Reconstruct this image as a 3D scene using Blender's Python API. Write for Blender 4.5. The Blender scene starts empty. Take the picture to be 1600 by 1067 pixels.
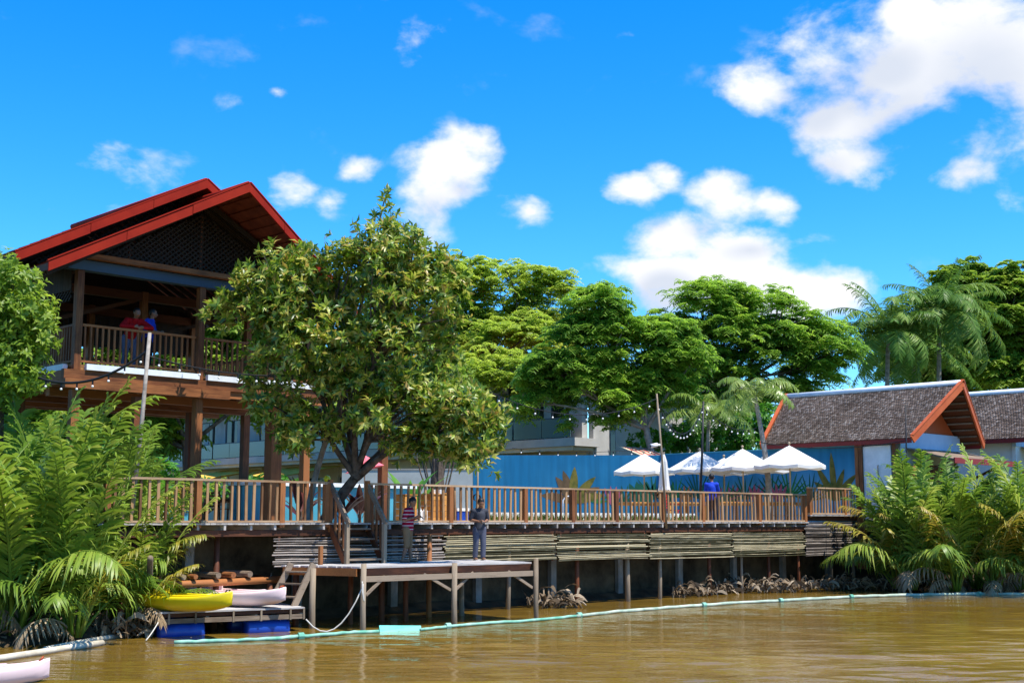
import bpy, bmesh, math, random
import numpy as np
from mathutils import Vector, Matrix
R = math.radians
rnd = random.Random(7)
nr = np.random.default_rng(11)
scene = bpy.context.scene
C = scene.collection

# ------------------------------------------------------------------ camera
CZ = 2.35
PITCH = math.atan(278.5/2000.0)
cam = bpy.data.cameras.new('camera'); cam_o = bpy.data.objects.new('camera', cam); C.objects.link(cam_o)
cam.sensor_width = 36.0; cam.lens = 45.0; cam.clip_end = 5000; cam.clip_start = 0.1
cam_o.location = (0, 0, CZ); cam_o.rotation_euler = (R(90)+PITCH, 0, 0)
scene.camera = cam_o

# ------------------------------------------------------------------ light
SUN_EL, SUN_AZ = R(64), R(-34)              # azimuth counter-clockwise from +X
sdir = Vector((math.cos(SUN_EL)*math.cos(SUN_AZ), math.cos(SUN_EL)*math.sin(SUN_AZ), math.sin(SUN_EL)))
sl = bpy.data.lights.new('sun', 'SUN'); sl.energy = 5.0; sl.angle = R(0.53); sl.color = (1.0, 0.95, 0.86)
so = bpy.data.objects.new('sun', sl); C.objects.link(so)
so.rotation_euler = sdir.to_track_quat('Z', 'Y').to_euler()
scene.view_settings.view_transform = 'Standard'
scene.view_settings.look = 'None'
scene.view_settings.exposure = 0.65
scene.view_settings.gamma = 1.0

def px_ray(x, y):
    cp, sp = math.cos(PITCH), math.sin(PITCH)
    u, v = x-800.0, 533.5-y
    return Vector((u, 2000*cp - v*sp, 2000*sp + v*cp))
def at(x, y, d):                            # the spot a measured direction reaches at distance d north of the camera
    r = px_ray(x, y); return Vector((0, 0, CZ)) + r*(d/r.y)
def atz(x, y, z):
    r = px_ray(x, y); return Vector((0, 0, CZ)) + r*((z-CZ)/r.z)

# ------------------------------------------------------------------ sky
world = bpy.data.worlds.new('World'); scene.world = world; world.use_nodes = True
wn, wl = world.node_tree.nodes, world.node_tree.links
wn.clear()
def cloud_group():
    g = bpy.data.node_groups.new('cloud_field', 'ShaderNodeTree')
    g.interface.new_socket('Vector', in_out='INPUT', socket_type='NodeSocketVector')
    g.interface.new_socket('Field', in_out='OUTPUT', socket_type='NodeSocketFloat')
    n, l = g.nodes, g.links
    gi = n.new('NodeGroupInput'); go = n.new('NodeGroupOutput')
    # cloud bodies: (x, y, rx, ry, weight) as measured directions
    blobs = [(1440,110,230,130,1.0),(1560,60,240,170,1.0),(1215,155,105,62,1.0),(1310,190,110,70,.9),(1330,255,85,50,.85),
             (1300,95,95,80,1.15),(1350,70,120,80,1.15),(1410,30,120,70,1.1),(1530,190,130,70,.62),(1500,270,60,36,.7),(1590,322,60,36,.7),
             (985,298,52,30,.85),(1048,275,42,28,.8),(1125,285,70,40,.85),(1195,318,90,32,.95),
             (1050,420,135,66,1.3),(1140,425,155,64,1.35),(1250,455,115,54,1.2),(1060,380,66,44,1.15),(1010,425,85,52,1.2),
             (830,332,66,32,1.0),(705,255,85,58,.78),(745,225,40,32,.85),(650,330,60,52,.62),(655,372,50,30,.6),(690,300,60,40,.6),(455,300,50,34,.72),
             (515,318,36,26,.6),(562,266,40,22,.66),(340,293,24,14,.6),(433,143,36,15,.85),(650,65,75,42,.56),(985,55,60,15,.44),(375,165,80,30,.40),
             (1240,240,30,30,.5),(1225,340,50,24,.55),(100,260,190,60,.50),(180,330,210,50,.48),(60,300,160,70,.45)]
    last = None
    for (x, y, rx, ry, w) in blobs:
        d0 = px_ray(x, y).normalized(); az = math.atan2(d0.x, d0.y); el = math.asin(d0.z)
        k = 1/2000.0*math.cos(el)*math.cos(az)
        s = n.new('ShaderNodeVectorMath'); s.operation = 'SUBTRACT'; s.inputs[1].default_value = (az, el, 0)
        l.new(gi.outputs[0], s.inputs[0])
        m = n.new('ShaderNodeVectorMath'); m.operation = 'MULTIPLY'; m.inputs[1].default_value = (1/(rx*k*1.3), 1/(ry*k*1.3), 0)
        l.new(s.outputs[0], m.inputs[0])
        q = n.new('ShaderNodeVectorMath'); q.operation = 'LENGTH'; l.new(m.outputs[0], q.inputs[0])
        f = n.new('ShaderNodeMapRange'); f.inputs[1].default_value = 0; f.inputs[2].default_value = 1.15
        f.inputs[3].default_value = w; f.inputs[4].default_value = 0
        l.new(q.outputs['Value'], f.inputs[0])
        if last is None: last = f.outputs[0]
        else:
            a = n.new('ShaderNodeMath'); a.operation = 'SMOOTH_MAX'; a.inputs[2].default_value = .12
            l.new(last, a.inputs[0]); l.new(f.outputs[0], a.inputs[1]); last = a.outputs[0]
    l.new(last, go.inputs[0])
    return g
def build_sky():
    tc = wn.new('ShaderNodeTexCoord')
    sky = wn.new('ShaderNodeTexSky'); sky.sky_type = 'NISHITA'; sky.sun_disc = False
    sky.sun_elevation = SUN_EL; sky.sun_rotation = R(90)-SUN_AZ
    sky.air_density = 1.0; sky.dust_density = 0.15; sky.ozone_density = 4.0
    hs = wn.new('ShaderNodeHueSaturation'); hs.inputs['Saturation'].default_value = 1.42; hs.inputs['Value'].default_value = 1.0
    hs.inputs['Hue'].default_value = 0.497
    wl.new(sky.outputs[0], hs.inputs['Color'])
    tint = wn.new('ShaderNodeMix'); tint.data_type = 'RGBA'; tint.blend_type = 'MULTIPLY'; tint.inputs[0].default_value = 1.0; tint.inputs[7].default_value = (.95, 1.42, 1.74, 1)
    wl.new(hs.outputs[0], tint.inputs[6])
    sep = wn.new('ShaderNodeSeparateXYZ'); wl.new(tc.outputs['Generated'], sep.inputs[0])
    az = wn.new('ShaderNodeMath'); az.operation = 'ARCTAN2'; wl.new(sep.outputs[0], az.inputs[0]); wl.new(sep.outputs[1], az.inputs[1])
    el = wn.new('ShaderNodeMath'); el.operation = 'ARCSINE'; wl.new(sep.outputs[2], el.inputs[0])
    cb = wn.new('ShaderNodeCombineXYZ'); wl.new(az.outputs[0], cb.inputs[0]); wl.new(el.outputs[0], cb.inputs[1])
    grp = cloud_group()
    def field(vec):
        g = wn.new('ShaderNodeGroup'); g.node_tree = grp; wl.new(vec, g.inputs[0]); return g.outputs[0]
    f1 = field(cb.outputs[0])
    # general scattered cloud over the rest of the sky, beyond the measured bodies
    nb = wn.new('ShaderNodeTexNoise'); nb.inputs['Scale'].default_value = 3.0; nb.inputs['Detail'].default_value = 2
    wl.new(tc.outputs['Generated'], nb.inputs['Vector'])
    nm = wn.new('ShaderNodeMapRange'); nm.inputs[1].default_value = .56; nm.inputs[2].default_value = .8; nm.inputs[3].default_value = 0; nm.inputs[4].default_value = .8
    wl.new(nb.outputs[0], nm.inputs[0])
    aa = wn.new('ShaderNodeMath'); aa.operation = 'ABSOLUTE'; wl.new(az.outputs[0], aa.inputs[0])
    am = wn.new('ShaderNodeMapRange'); am.inputs[1].default_value = .42; am.inputs[2].default_value = .62; wl.new(aa.outputs[0], am.inputs[0])
    em = wn.new('ShaderNodeMapRange'); em.inputs[1].default_value = .42; em.inputs[2].default_value = .6; wl.new(el.outputs[0], em.inputs[0])
    mx = wn.new('ShaderNodeMath'); mx.operation = 'MAXIMUM'; wl.new(am.outputs[0], mx.inputs[0]); wl.new(em.outputs[0], mx.inputs[1])
    mo = wn.new('ShaderNodeMath'); mo.operation = 'MULTIPLY'; wl.new(nm.outputs[0], mo.inputs[0]); wl.new(mx.outputs[0], mo.inputs[1])
    fm = wn.new('ShaderNodeMath'); fm.operation = 'MAXIMUM'; wl.new(f1, fm.inputs[0]); wl.new(mo.outputs[0], fm.inputs[1])
    # fractal edge, stretched a little sideways
    mp = wn.new('ShaderNodeMapping'); mp.inputs['Scale'].default_value = (1, 1, 1.5); wl.new(tc.outputs['Generated'], mp.inputs[0])
    nz = wn.new('ShaderNodeTexNoise'); nz.inputs['Scale'].default_value = 13; nz.inputs['Detail'].default_value = 12; nz.inputs['Roughness'].default_value = .56
    nz.inputs['Distortion'].default_value = .15
    wl.new(mp.outputs[0], nz.inputs['Vector'])
    s1 = wn.new('ShaderNodeMath'); s1.operation = 'MULTIPLY_ADD'; s1.inputs[1].default_value = 2.7; s1.inputs[2].default_value = -1.44
    wl.new(nz.outputs[0], s1.inputs[0])
    s2 = wn.new('ShaderNodeMath'); s2.operation = 'ADD'; wl.new(fm.outputs[0], s2.inputs[0]); wl.new(s1.outputs[0], s2.inputs[1])
    den = wn.new('ShaderNodeMapRange'); den.interpolation_type = 'SMOOTHSTEP'; den.inputs[1].default_value = .24; den.inputs[2].default_value = .86
    wl.new(s2.outputs[0], den.inputs[0])
    fk = wn.new('ShaderNodeMapRange'); fk.inputs[1].default_value = .02; fk.inputs[2].default_value = .3; wl.new(fm.outputs[0], fk.inputs[0])
    dm = wn.new('ShaderNodeMath'); dm.operation = 'MULTIPLY'; wl.new(den.outputs[0], dm.inputs[0]); wl.new(fk.outputs[0], dm.inputs[1])
    # shading: thick cloud above means we look at a grey-blue base
    up = wn.new('ShaderNodeVectorMath'); up.operation = 'ADD'; up.inputs[1].default_value = (.012, .035, 0); wl.new(cb.outputs[0], up.inputs[0])
    f2 = field(up.outputs[0])
    n2 = wn.new('ShaderNodeTexNoise'); n2.inputs['Scale'].default_value = 6; n2.inputs['Detail'].default_value = 5
    wl.new(mp.outputs[0], n2.inputs['Vector'])
    s3 = wn.new('ShaderNodeMath'); s3.operation = 'MULTIPLY_ADD'; s3.inputs[1].default_value = .9; wl.new(n2.outputs[0], s3.inputs[0]); wl.new(f2, s3.inputs[2])
    shd = wn.new('ShaderNodeMapRange'); shd.interpolation_type = 'SMOOTHSTEP'; shd.inputs[1].default_value = .75; shd.inputs[2].default_value = 1.4
    wl.new(s3.outputs[0], shd.inputs[0])
    cc = wn.new('ShaderNodeMix'); cc.data_type = 'RGBA'; cc.inputs[6].default_value = (7.0, 7.0, 7.1, 1); cc.inputs[7].default_value = (4.7, 5.1, 5.9, 1)
    wl.new(shd.outputs[0], cc.inputs[0])
    mixc = wn.new('ShaderNodeMix'); mixc.data_type = 'RGBA'
    wl.new(dm.outputs[0], mixc.inputs[0]); wl.new(tint.outputs[2], mixc.inputs[6]); wl.new(cc.outputs[2], mixc.inputs[7])
    bg = wn.new('ShaderNodeBackground'); bg.inputs['Strength'].default_value = 0.10
    out = wn.new('ShaderNodeOutputWorld')
    wl.new(mixc.outputs[2], bg.inputs['Color']); wl.new(bg.outputs[0], out.inputs[0])
build_sky()
world.cycles.sampling_method = 'MANUAL'; world.cycles.sample_map_resolution = 256

# ------------------------------------------------------------------ helpers: frames, things, meshes
O = Vector((-1.573, 32.815, 0)); ANG = R(45)     # the boardwalk's own frame: a along it, b inland
def D(a, b, z=0.0):
    return Vector((O.x + (a-b)*.70710678, O.y + (a+b)*.70710678, z))
DM = Matrix.Translation(O) @ Matrix.Rotation(ANG, 4, 'Z')
DMI = DM.inverted()
def toD(p):
    return DMI @ Vector(p)

class MB:
    def __init__(s): s.v = []; s.f = []
    def add(s, vs, fs):
        k = len(s.v); s.v += [tuple(v) for v in vs]; s.f += [tuple(i+k for i in f) for f in fs]; return s
    def box(s, x0, x1, y0, y1, z0, z1, m=None):
        vs = [Vector(p) for p in ((x0,y0,z0),(x1,y0,z0),(x1,y1,z0),(x0,y1,z0),(x0,y0,z1),(x1,y0,z1),(x1,y1,z1),(x0,y1,z1))]
        if m: vs = [m @ v for v in vs]
        return s.add(vs, [(3,2,1,0),(4,5,6,7),(0,1,5,4),(1,2,6,5),(2,3,7,6),(3,0,4,7)])
    def bar(s, p, q, w, h, up=(0,0,1)):          # a squared bar from p to q, w across and h along up
        p, q = Vector(p), Vector(q); d = (q-p).normalized(); u = Vector(up)
        x = d.cross(u)
        if x.length < 1e-4: x = d.cross(Vector((1,0,0)))
        x.normalize(); y = x.cross(d).normalized(); x *= w/2; y *= h/2
        vs = [p-x-y, p+x-y, p+x+y, p-x+y, q-x-y, q+x-y, q+x+y, q-x+y]
        return s.add(vs, [(3,2,1,0),(4,5,6,7),(0,1,5,4),(1,2,6,5),(2,3,7,6),(3,0,4,7)])
    def tube(s, pts, rs, n=8, cap=True):
        pts = [Vector(p) for p in pts]; k = len(pts)
        if not hasattr(rs, '__len__'): rs = [rs]*k
        vs = []; ref = None
        for i in range(k):
            t = (pts[min(i+1,k-1)]-pts[max(i-1,0)]).normalized()
            if ref is None:
                ref = t.orthogonal().normalized()
            x = (ref - t*ref.dot(t)); x = x.normalized() if x.length > 1e-5 else t.orthogonal().normalized(); ref = x
            y = t.cross(x)
            for j in range(n):
                a = 2*math.pi*j/n; vs.append(pts[i] + (x*math.cos(a)+y*math.sin(a))*rs[i])
        fs = [(i*n+j, i*n+(j+1)%n, (i+1)*n+(j+1)%n, (i+1)*n+j) for i in range(k-1) for j in range(n)]
        if cap: fs += [tuple(range(n))[::-1], tuple((k-1)*n+j for j in range(n))]
        return s.add(vs, fs)
    def ball(s, c, rx, ry=None, rz=None, n=10, m=6):
        ry = rx if ry is None else ry; rz = rx if rz is None else rz; c = Vector(c); vs = []
        for i in range(1, m):
            t = math.pi*i/m
            for j in range(n):
                p = 2*math.pi*j/n; vs.append(c+Vector((rx*math.sin(t)*math.cos(p), ry*math.sin(t)*math.sin(p), rz*math.cos(t))))
        vs += [c+Vector((0,0,rz)), c-Vector((0,0,rz))]; a, b = len(vs)-2, len(vs)-1
        fs = [(i*n+j, (i+1)*n+j, (i+1)*n+(j+1)%n, i*n+(j+1)%n) for i in range(m-2) for j in range(n)]
        fs += [(a, j, (j+1)%n) for j in range(n)] + [(b, (m-2)*n+(j+1)%n, (m-2)*n+j) for j in range(n)]
        return s.add(vs, fs)
    def prism(s, poly, off):                     # closed polygon swept by off
        k = len(poly); off = Vector(off); vs = [Vector(p) for p in poly]; vs += [v+off for v in vs]
        return s.add(vs, [tuple(range(k))[::-1], tuple(range(k, 2*k))] + [(i, (i+1)%k, k+(i+1)%k, k+i) for i in range(k)])
    def mesh(s, name, base=(0,0,0), smooth=False):
        me = bpy.data.meshes.new(name); b = Vector(base)
        me.from_pydata([(v[0]-b.x, v[1]-b.y, v[2]-b.z) for v in s.v], [], s.f)
        if smooth: me.shade_smooth()
        me.update(); return me

def np_mesh(name, V, F):
    V = np.asarray(V, np.float32); F = np.asarray(F, np.int32); n, k = F.shape
    me = bpy.data.meshes.new(name); me.vertices.add(len(V)); me.vertices.foreach_set('co', V.ravel())
    me.loops.add(n*k); me.loops.foreach_set('vertex_index', F.ravel())
    me.polygons.add(n); me.polygons.foreach_set('loop_start', np.arange(0, n*k, k, dtype=np.int32))
    me.update(calc_edges=True); return me

BASE = {}
def tag(o, label=None, cat=None, group=None, kind=None):
    if label: o['label'] = label
    if cat: o['category'] = cat
    if group: o['group'] = group
    if kind: o['kind'] = kind
    return o
def thing(name, label, cat, base, deck=True, group=None, rotz=0.0):
    o = bpy.data.objects.new(name, None); C.objects.link(o); o.empty_display_size = .2
    base = Vector(base)
    if deck: o.location = D(*base); o.rotation_euler = (0, 0, ANG)
    else: o.location = base; o.rotation_euler = (0, 0, rotz)
    BASE[o.name] = base if deck or rotz == 0 else Vector((0,0,0))
    return tag(o, label, cat, group)
def put(name, me, mat, parent=None, loc=(0,0,0), rot=(0,0,0)):
    o = bpy.data.objects.new(name, me); C.objects.link(o)
    if mat is not None and len(me.materials) == 0: me.materials.append(mat)
    o.location = loc; o.rotation_euler = rot
    if parent is not None: o.parent = parent
    return o
def part(name, mb, mat, parent, smooth=False, top=None):
    """mesh given in the thing's frame, absolute; origin moved to the thing's base"""
    return put(name, mb.mesh(name, BASE[(top or parent).name], smooth), mat, parent)
def struct(name, me, mat):
    o = put(name, me, mat); o['kind'] = 'structure'; return o
def deckstruct(name, mb, mat):
    o = put(name, mb.mesh(name), mat); o.location = O; o.rotation_euler = (0,0,ANG); o['kind'] = 'structure'; return o
def single(name, mb, mat, label, cat, base, deck=True, group=None, smooth=False):
    base = Vector(base); o = put(name, mb.mesh(name, base, smooth), mat)
    if deck: o.location = D(*base); o.rotation_euler = (0,0,ANG)
    else: o.location = base
    return tag(o, label, cat, group)
def dup(root, loc, rotz, label, group=None):
    r = root.copy(); C.objects.link(r); r.location = loc; r.rotation_euler = (0,0,rotz); r['label'] = label
    if group: r['group'] = group
    for ch in list(root.children):
        c = ch.copy(); C.objects.link(c); c.parent = r
        for g in list(ch.children):
            d = g.copy(); C.objects.link(d); d.parent = c
    return r

# ------------------------------------------------------------------ materials
M = {}
def mat(name, col, rough=.6, spec=.3, metal=0.0):
    m = bpy.data.materials.new(name); m.use_nodes = True; p = m.node_tree.nodes['Principled BSDF']
    p.inputs['Base Color'].default_value = (*col, 1); p.inputs['Roughness'].default_value = rough
    p.inputs['Specular IOR Level'].default_value = spec; p.inputs['Metallic'].default_value = metal
    M[name] = m; return m, m.node_tree.nodes, m.node_tree.links, p
def ramp(n, stops):
    r = n.new('ShaderNodeValToRGB'); e = r.color_ramp.elements
    while len(e) < len(stops): e.new(.5)
    for i, (t, c) in enumerate(stops): e[i].position = t; e[i].color = (*c, 1)
    return r
def wood(name, c1, c2, rough=.65, scale=3.0, axis='Z', vary=.5, bump=.25, spec=.25):
    """grain along one axis, every piece with its own tone"""
    m, n, l, p = mat(name, c1, rough, spec)
    tc = n.new('ShaderNodeTexCoord'); oi = n.new('ShaderNodeObjectInfo')
    ad = n.new('ShaderNodeVectorMath'); ad.operation = 'ADD'; l.new(tc.outputs['Object'], ad.inputs[0])
    ml = n.new('ShaderNodeVectorMath'); ml.operation = 'SCALE'; ml.inputs[0].default_value = (13, 7, 29); l.new(oi.outputs['Random'], ml.inputs['Scale'])
    l.new(ml.outputs[0], ad.inputs[1])
    mp = n.new('ShaderNodeMapping'); s = [9, 9, 9]; s['XYZ'.index(axis)] = .7; mp.inputs['Scale'].default_value = s
    l.new(ad.outputs[0], mp.inputs[0])
    nz = n.new('ShaderNodeTexNoise'); nz.inputs['Scale'].default_value = scale; nz.inputs['Detail'].default_value = 6; nz.inputs['Roughness'].default_value = .65
    l.new(mp.outputs[0], nz.inputs['Vector'])
    n2 = n.new('ShaderNodeTexNoise'); n2.inputs['Scale'].default_value = 1.3; n2.inputs['Detail'].default_value = 3; l.new(ad.outputs[0], n2.inputs['Vector'])
    a = n.new('ShaderNodeMath'); a.operation = 'MULTIPLY_ADD'; a.inputs[1].default_value = vary; a.inputs[2].default_value = -.5*vary; l.new(oi.outputs['Random'], a.inputs[0])
    if name.startswith('bamboo'): a.inputs[2].default_value -= .22
    b = n.new('ShaderNodeMath'); b.operation = 'ADD'; l.new(nz.outputs[0], b.inputs[0]); l.new(a.outputs[0], b.inputs[1])
    c = n.new('ShaderNodeMath'); c.operation = 'MULTIPLY_ADD'; c.inputs[1].default_value = .7; l.new(n2.outputs[0], c.inputs[0]); l.new(b.outputs[0], c.inputs[2])
    r = ramp(n, [(.5, c1), (1.15 if False else 1.0, c2)]); l.new(c.outputs[0], r.inputs[0]); l.new(r.outputs[0], p.inputs['Base Color'])
    bp = n.new('ShaderNodeBump'); bp.inputs['Strength'].default_value = bump; bp.inputs['Distance'].default_value = .01
    l.new(nz.outputs[0], bp.inputs['Height']); l.new(bp.outputs[0], p.inputs['Normal'])
    return m
def mottled(name, c1, c2, scale=2.0, rough=.8, spec=.2, bump=.2, dist=.02, detail=6, lo=.35, hi=.65):
    m, n, l, p = mat(name, c1, rough, spec)
    tc = n.new('ShaderNodeTexCoord')
    nz = n.new('ShaderNodeTexNoise'); nz.inputs['Scale'].default_value = scale; nz.inputs['Detail'].default_value = detail; nz.inputs['Roughness'].default_value = .65
    l.new(tc.outputs['Object'], nz.inputs['Vector'])
    r = ramp(n, [(lo, c1), (hi, c2)]); l.new(nz.outputs[0], r.inputs[0]); l.new(r.outputs[0], p.inputs['Base Color'])
    if bump:
        bp = n.new('ShaderNodeBump'); bp.inputs['Strength'].default_value = bump; bp.inputs['Distance'].default_value = dist
        l.new(nz.outputs[0], bp.inputs['Height']); l.new(bp.outputs[0], p.inputs['Normal'])
    return m
def leafmat(name, cols, rough=.45, spec=.4, trans=.35, objvar=0.0, clump=0.0):
    """per-leaf colour from a ramp; some light passes through"""
    m, n, l, p = mat(name, cols[0], rough, spec)
    ge = n.new('ShaderNodeNewGeometry'); r = ramp(n, [(i/(len(cols)-1), c) for i, c in enumerate(cols)])
    src = ge.outputs['Random Per Island']
    if objvar:
        oi = n.new('ShaderNodeObjectInfo'); mx = n.new('ShaderNodeMath'); mx.operation = 'MULTIPLY_ADD'; mx.inputs[1].default_value = objvar
        sc = n.new('ShaderNodeMath'); sc.operation = 'MULTIPLY'; sc.inputs[1].default_value = 1-objvar; l.new(src, sc.inputs[0])
        l.new(oi.outputs['Random'], mx.inputs[0]); l.new(sc.outputs[0], mx.inputs[2]); src = mx.outputs[0]
    if clump:
        tc = n.new('ShaderNodeTexCoord'); nz = n.new('ShaderNodeTexNoise'); nz.inputs['Scale'].default_value = clump; nz.inputs['Detail'].default_value = 2
        l.new(tc.outputs['Object'], nz.inputs['Vector'])
        a = n.new('ShaderNodeMath'); a.operation = 'MULTIPLY_ADD'; a.inputs[1].default_value = 1.6; a.inputs[2].default_value = -.8; l.new(nz.outputs[0], a.inputs[0])
        b = n.new('ShaderNodeMath'); b.operation = 'MULTIPLY_ADD'; b.inputs[1].default_value = .7; l.new(src, b.inputs[0]); l.new(a.outputs[0], b.inputs[2])
        b2 = n.new('ShaderNodeMath'); b2.operation = 'ADD'; b2.inputs[1].default_value = .15; l.new(b.outputs[0], b2.inputs[0]); src = b2.outputs[0]
    l.new(src, r.inputs[0]); l.new(r.outputs[0], p.inputs['Base Color'])
    tr = n.new('ShaderNodeBsdfTranslucent'); hs = n.new('ShaderNodeHueSaturation'); hs.inputs['Saturation'].default_value = 1.02; hs.inputs['Value'].default_value = 1.6
    hs.inputs['Hue'].default_value = .5
    l.new(r.outputs[0], hs.inputs['Color']); l.new(hs.outputs[0], tr.inputs['Color'])
    mix = n.new('ShaderNodeMixShader'); mix.inputs[0].default_value = trans
    l.new(p.outputs[0], mix.inputs[1]); l.new(tr.outputs[0], mix.inputs[2]); l.new(mix.outputs[0], n['Material Output'].inputs[0])
    return m

wood('redwood', (.10,.034,.012), (.30,.115,.038), axis='Z')
wood('redwood_x', (.11,.036,.012), (.33,.125,.04), axis='X')
wood('redwood_y', (.10,.034,.012), (.30,.115,.038), axis='Y')
wood('baluster_wood', (.13,.06,.025), (.40,.23,.11), axis='Z', vary=.8)
wood('rail_wood', (.26,.15,.075), (.48,.33,.2), axis='X')
wood('darkwood', (.035,.013,.006), (.12,.042,.017), axis='X')
wood('darkwood_z', (.05,.016,.008), (.17,.055,.022), axis='Z')
wood('weathered', (.10,.068,.045), (.29,.22,.155), axis='X', rough=.85)
wood('weathered_y', (.22,.19,.165), (.46,.42,.38), axis='Y', rough=.85)
wood('shaded_darkwood', (.010,.006,.004), (.035,.018,.010), axis='X')  # dark stained wood, with the roof interior's shade put into its colour
wood('weathered_z', (.11,.08,.05), (.29,.225,.155), axis='Z', rough=.85)
wood('board_grey', (.30,.28,.26), (.56,.53,.5), axis='X', rough=.8, vary=.6)
wood('bamboo_green', (.05,.048,.022), (.42,.36,.22), axis='X', rough=.5, vary=.9, bump=.1)
wood('bamboo_grey', (.045,.036,.03), (.34,.29,.25), axis='X', rough=.7, vary=.9, bump=.15)
wood('orangewood', (.42,.16,.03), (.62,.29,.07), axis='Z', vary=.4)
wood('ceilingwood', (.16,.075,.025), (.34,.17,.06), axis='X')
mat('fascia_red', (.28,.015,.005), .7, .12)
mottled('fascia_red2', (.22,.011,.004), (.31,.019,.006), scale=1.2, rough=.7, spec=.12, bump=.05)
mottled('tile_under', (.10,.018,.008), (.19,.038,.016), scale=4, rough=.8)  # red tile, darkened in colour for the shade under the roof
mottled('tile_top', (.26,.05,.03), (.36,.09,.05), scale=4, rough=.8)
mat('steel_blue', (.035,.055,.085), .5, .4)
mottled('trim_white', (.62,.66,.68), (.78,.81,.83), scale=2, rough=.5, bump=.02)
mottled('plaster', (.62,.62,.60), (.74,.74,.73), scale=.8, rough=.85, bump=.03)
mottled('shaded_plaster', (.36,.34,.31), (.46,.44,.41), scale=.8, rough=.85, bump=.03)  # white hotel plaster, greyed in its colour to imitate tree shade
mottled('cream', (.50,.40,.28), (.62,.51,.37), scale=.8, rough=.85, bump=.03)
mottled('concrete', (.17,.155,.13), (.32,.30,.27), scale=1.4, rough=.9, bump=.3)
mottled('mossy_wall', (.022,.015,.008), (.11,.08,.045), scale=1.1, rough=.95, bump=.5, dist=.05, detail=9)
mottled('greywall', (.30,.32,.30), (.40,.42,.39), scale=.7, rough=.9, bump=.05)
mottled('mud', (.035,.024,.013), (.11,.08,.045), scale=1.4, rough=.9, bump=.6, dist=.08)
mottled('soil', (.10,.085,.05), (.07,.10,.03), scale=.3, rough=.95, bump=.4, dist=.05)
def earth():
    # mud low down by the water, grassy earth on top of the bank
    n, l = M['soil'].node_tree.nodes, M['soil'].node_tree.links; p = n['Principled BSDF']; src = p.inputs['Base Color'].links[0].from_socket
    ge = n.new('ShaderNodeNewGeometry'); sp = n.new('ShaderNodeSeparateXYZ'); l.new(ge.outputs['Position'], sp.inputs[0])
    mr = n.new('ShaderNodeMapRange'); mr.inputs[1].default_value = .9; mr.inputs[2].default_value = 1.7; l.new(sp.outputs[2], mr.inputs[0])
    nz = n.new('ShaderNodeTexNoise'); nz.inputs['Scale'].default_value = 2.2; nz.inputs['Detail'].default_value = 6; l.new(ge.outputs['Position'], nz.inputs['Vector'])
    r = ramp(n, [(.35, (.030,.019,.010)), (.7, (.10,.070,.040))]); l.new(nz.outputs[0], r.inputs[0])
    mx = n.new('ShaderNodeMix'); mx.data_type = 'RGBA'; l.new(mr.outputs[0], mx.inputs[0]); l.new(r.outputs[0], mx.inputs[6]); l.new(src, mx.inputs[7]); l.new(mx.outputs[2], p.inputs['Base Color'])
earth()
mottled('bark', (.05,.036,.026), (.17,.13,.10), scale=5, rough=.95, bump=.6, dist=.03)
mottled('palebark', (.16,.135,.11), (.36,.32,.27), scale=4, rough=.95, bump=.5, dist=.02)
mottled('dryleaf', (.10,.07,.045), (.36,.28,.19), scale=3, rough=.95, bump=.2)
mat('glass_dark', (.015,.02,.022), .08, .6)
mat('glass_green', (.10,.16,.15), .1, .6)
mat('black', (.012,.012,.013), .5, .3)
mat('rope', (.55,.52,.46), .9, .1)
mat('white_plastic', (.80,.79,.77), .35, .4)
mat('lime_grass', (.2,.3,.04), .6, .2)
mottled('umbrella', (.80,.78,.72), (.86,.84,.79), scale=3, rough=.8, bump=.03)
mat('umbrella_pole', (.36,.27,.17), .5, .3)
mat('bulb', (.85,.84,.8), .2, .5)
mottled('yellow_plastic', (.66,.50,.006), (.76,.60,.012), scale=2, rough=.32, spec=.5, bump=.02)
mottled('pink_plastic', (.80,.56,.54), (.84,.64,.62), scale=1.2, rough=.35, spec=.5, bump=.02)
mottled('blue_drum', (.006,.04,.28), (.012,.065,.40), scale=2, rough=.35, spec=.5, bump=.02)
mottled('boom_green', (.12,.36,.25), (.36,.56,.45), scale=2.5, rough=.6, bump=.1)
mottled('boom_teal', (.10,.56,.46), (.16,.66,.56), scale=2.5, rough=.5, bump=.1)
mottled('boom_pale', (.24,.33,.25), (.48,.53,.42), scale=2.5, rough=.7, bump=.1)
mottled('boom_dirty', (.42,.36,.26), (.66,.60,.48), scale=2.5, rough=.8, bump=.1)
mottled('teal_panel', (.05,.25,.34), (.08,.33,.42), scale=1.0, rough=.5, bump=.03)
mottled('awning_yellow', (.62,.36,.05), (.74,.46,.09), scale=1.5, rough=.8, bump=.05)
mottled('awning_red', (.42,.05,.04), (.55,.10,.08), scale=1.5, rough=.8, bump=.05)
mat('pink_cloth', (.75,.16,.20), .7, .2)
mat('orange_paint', (.40,.075,.018), .5, .35)
mottled('orange_barge', (.40,.078,.02), (.50,.115,.034), scale=2, rough=.5, bump=.03)
mottled('pale_blue', (.36,.50,.66), (.44,.57,.72), scale=1.5, rough=.8, bump=.03)
mat('dark_red', (.22,.02,.015), .5, .3)
mat('skin', (.24,.115,.065), .5, .35)
mat('hair', (.012,.010,.009), .5, .3)
mat('denim', (.10,.13,.22), .85, .1)
mat('charcoal', (.035,.037,.045), .85, .1)
mat('greytrouser', (.085,.09,.125), .85, .1)
mat('khaki', (.22,.135,.07), .85, .1)
mat('shirt_blue', (.015,.05,.42), .8, .15)
mat('shirt_red', (.42,.006,.008), .8, .15)
mat('shirt_dark', (.05,.052,.065), .85, .1)
mat('navy', (.015,.018,.035), .85, .1)
mat('sandal', (.55,.5,.45), .7, .2)
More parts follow.
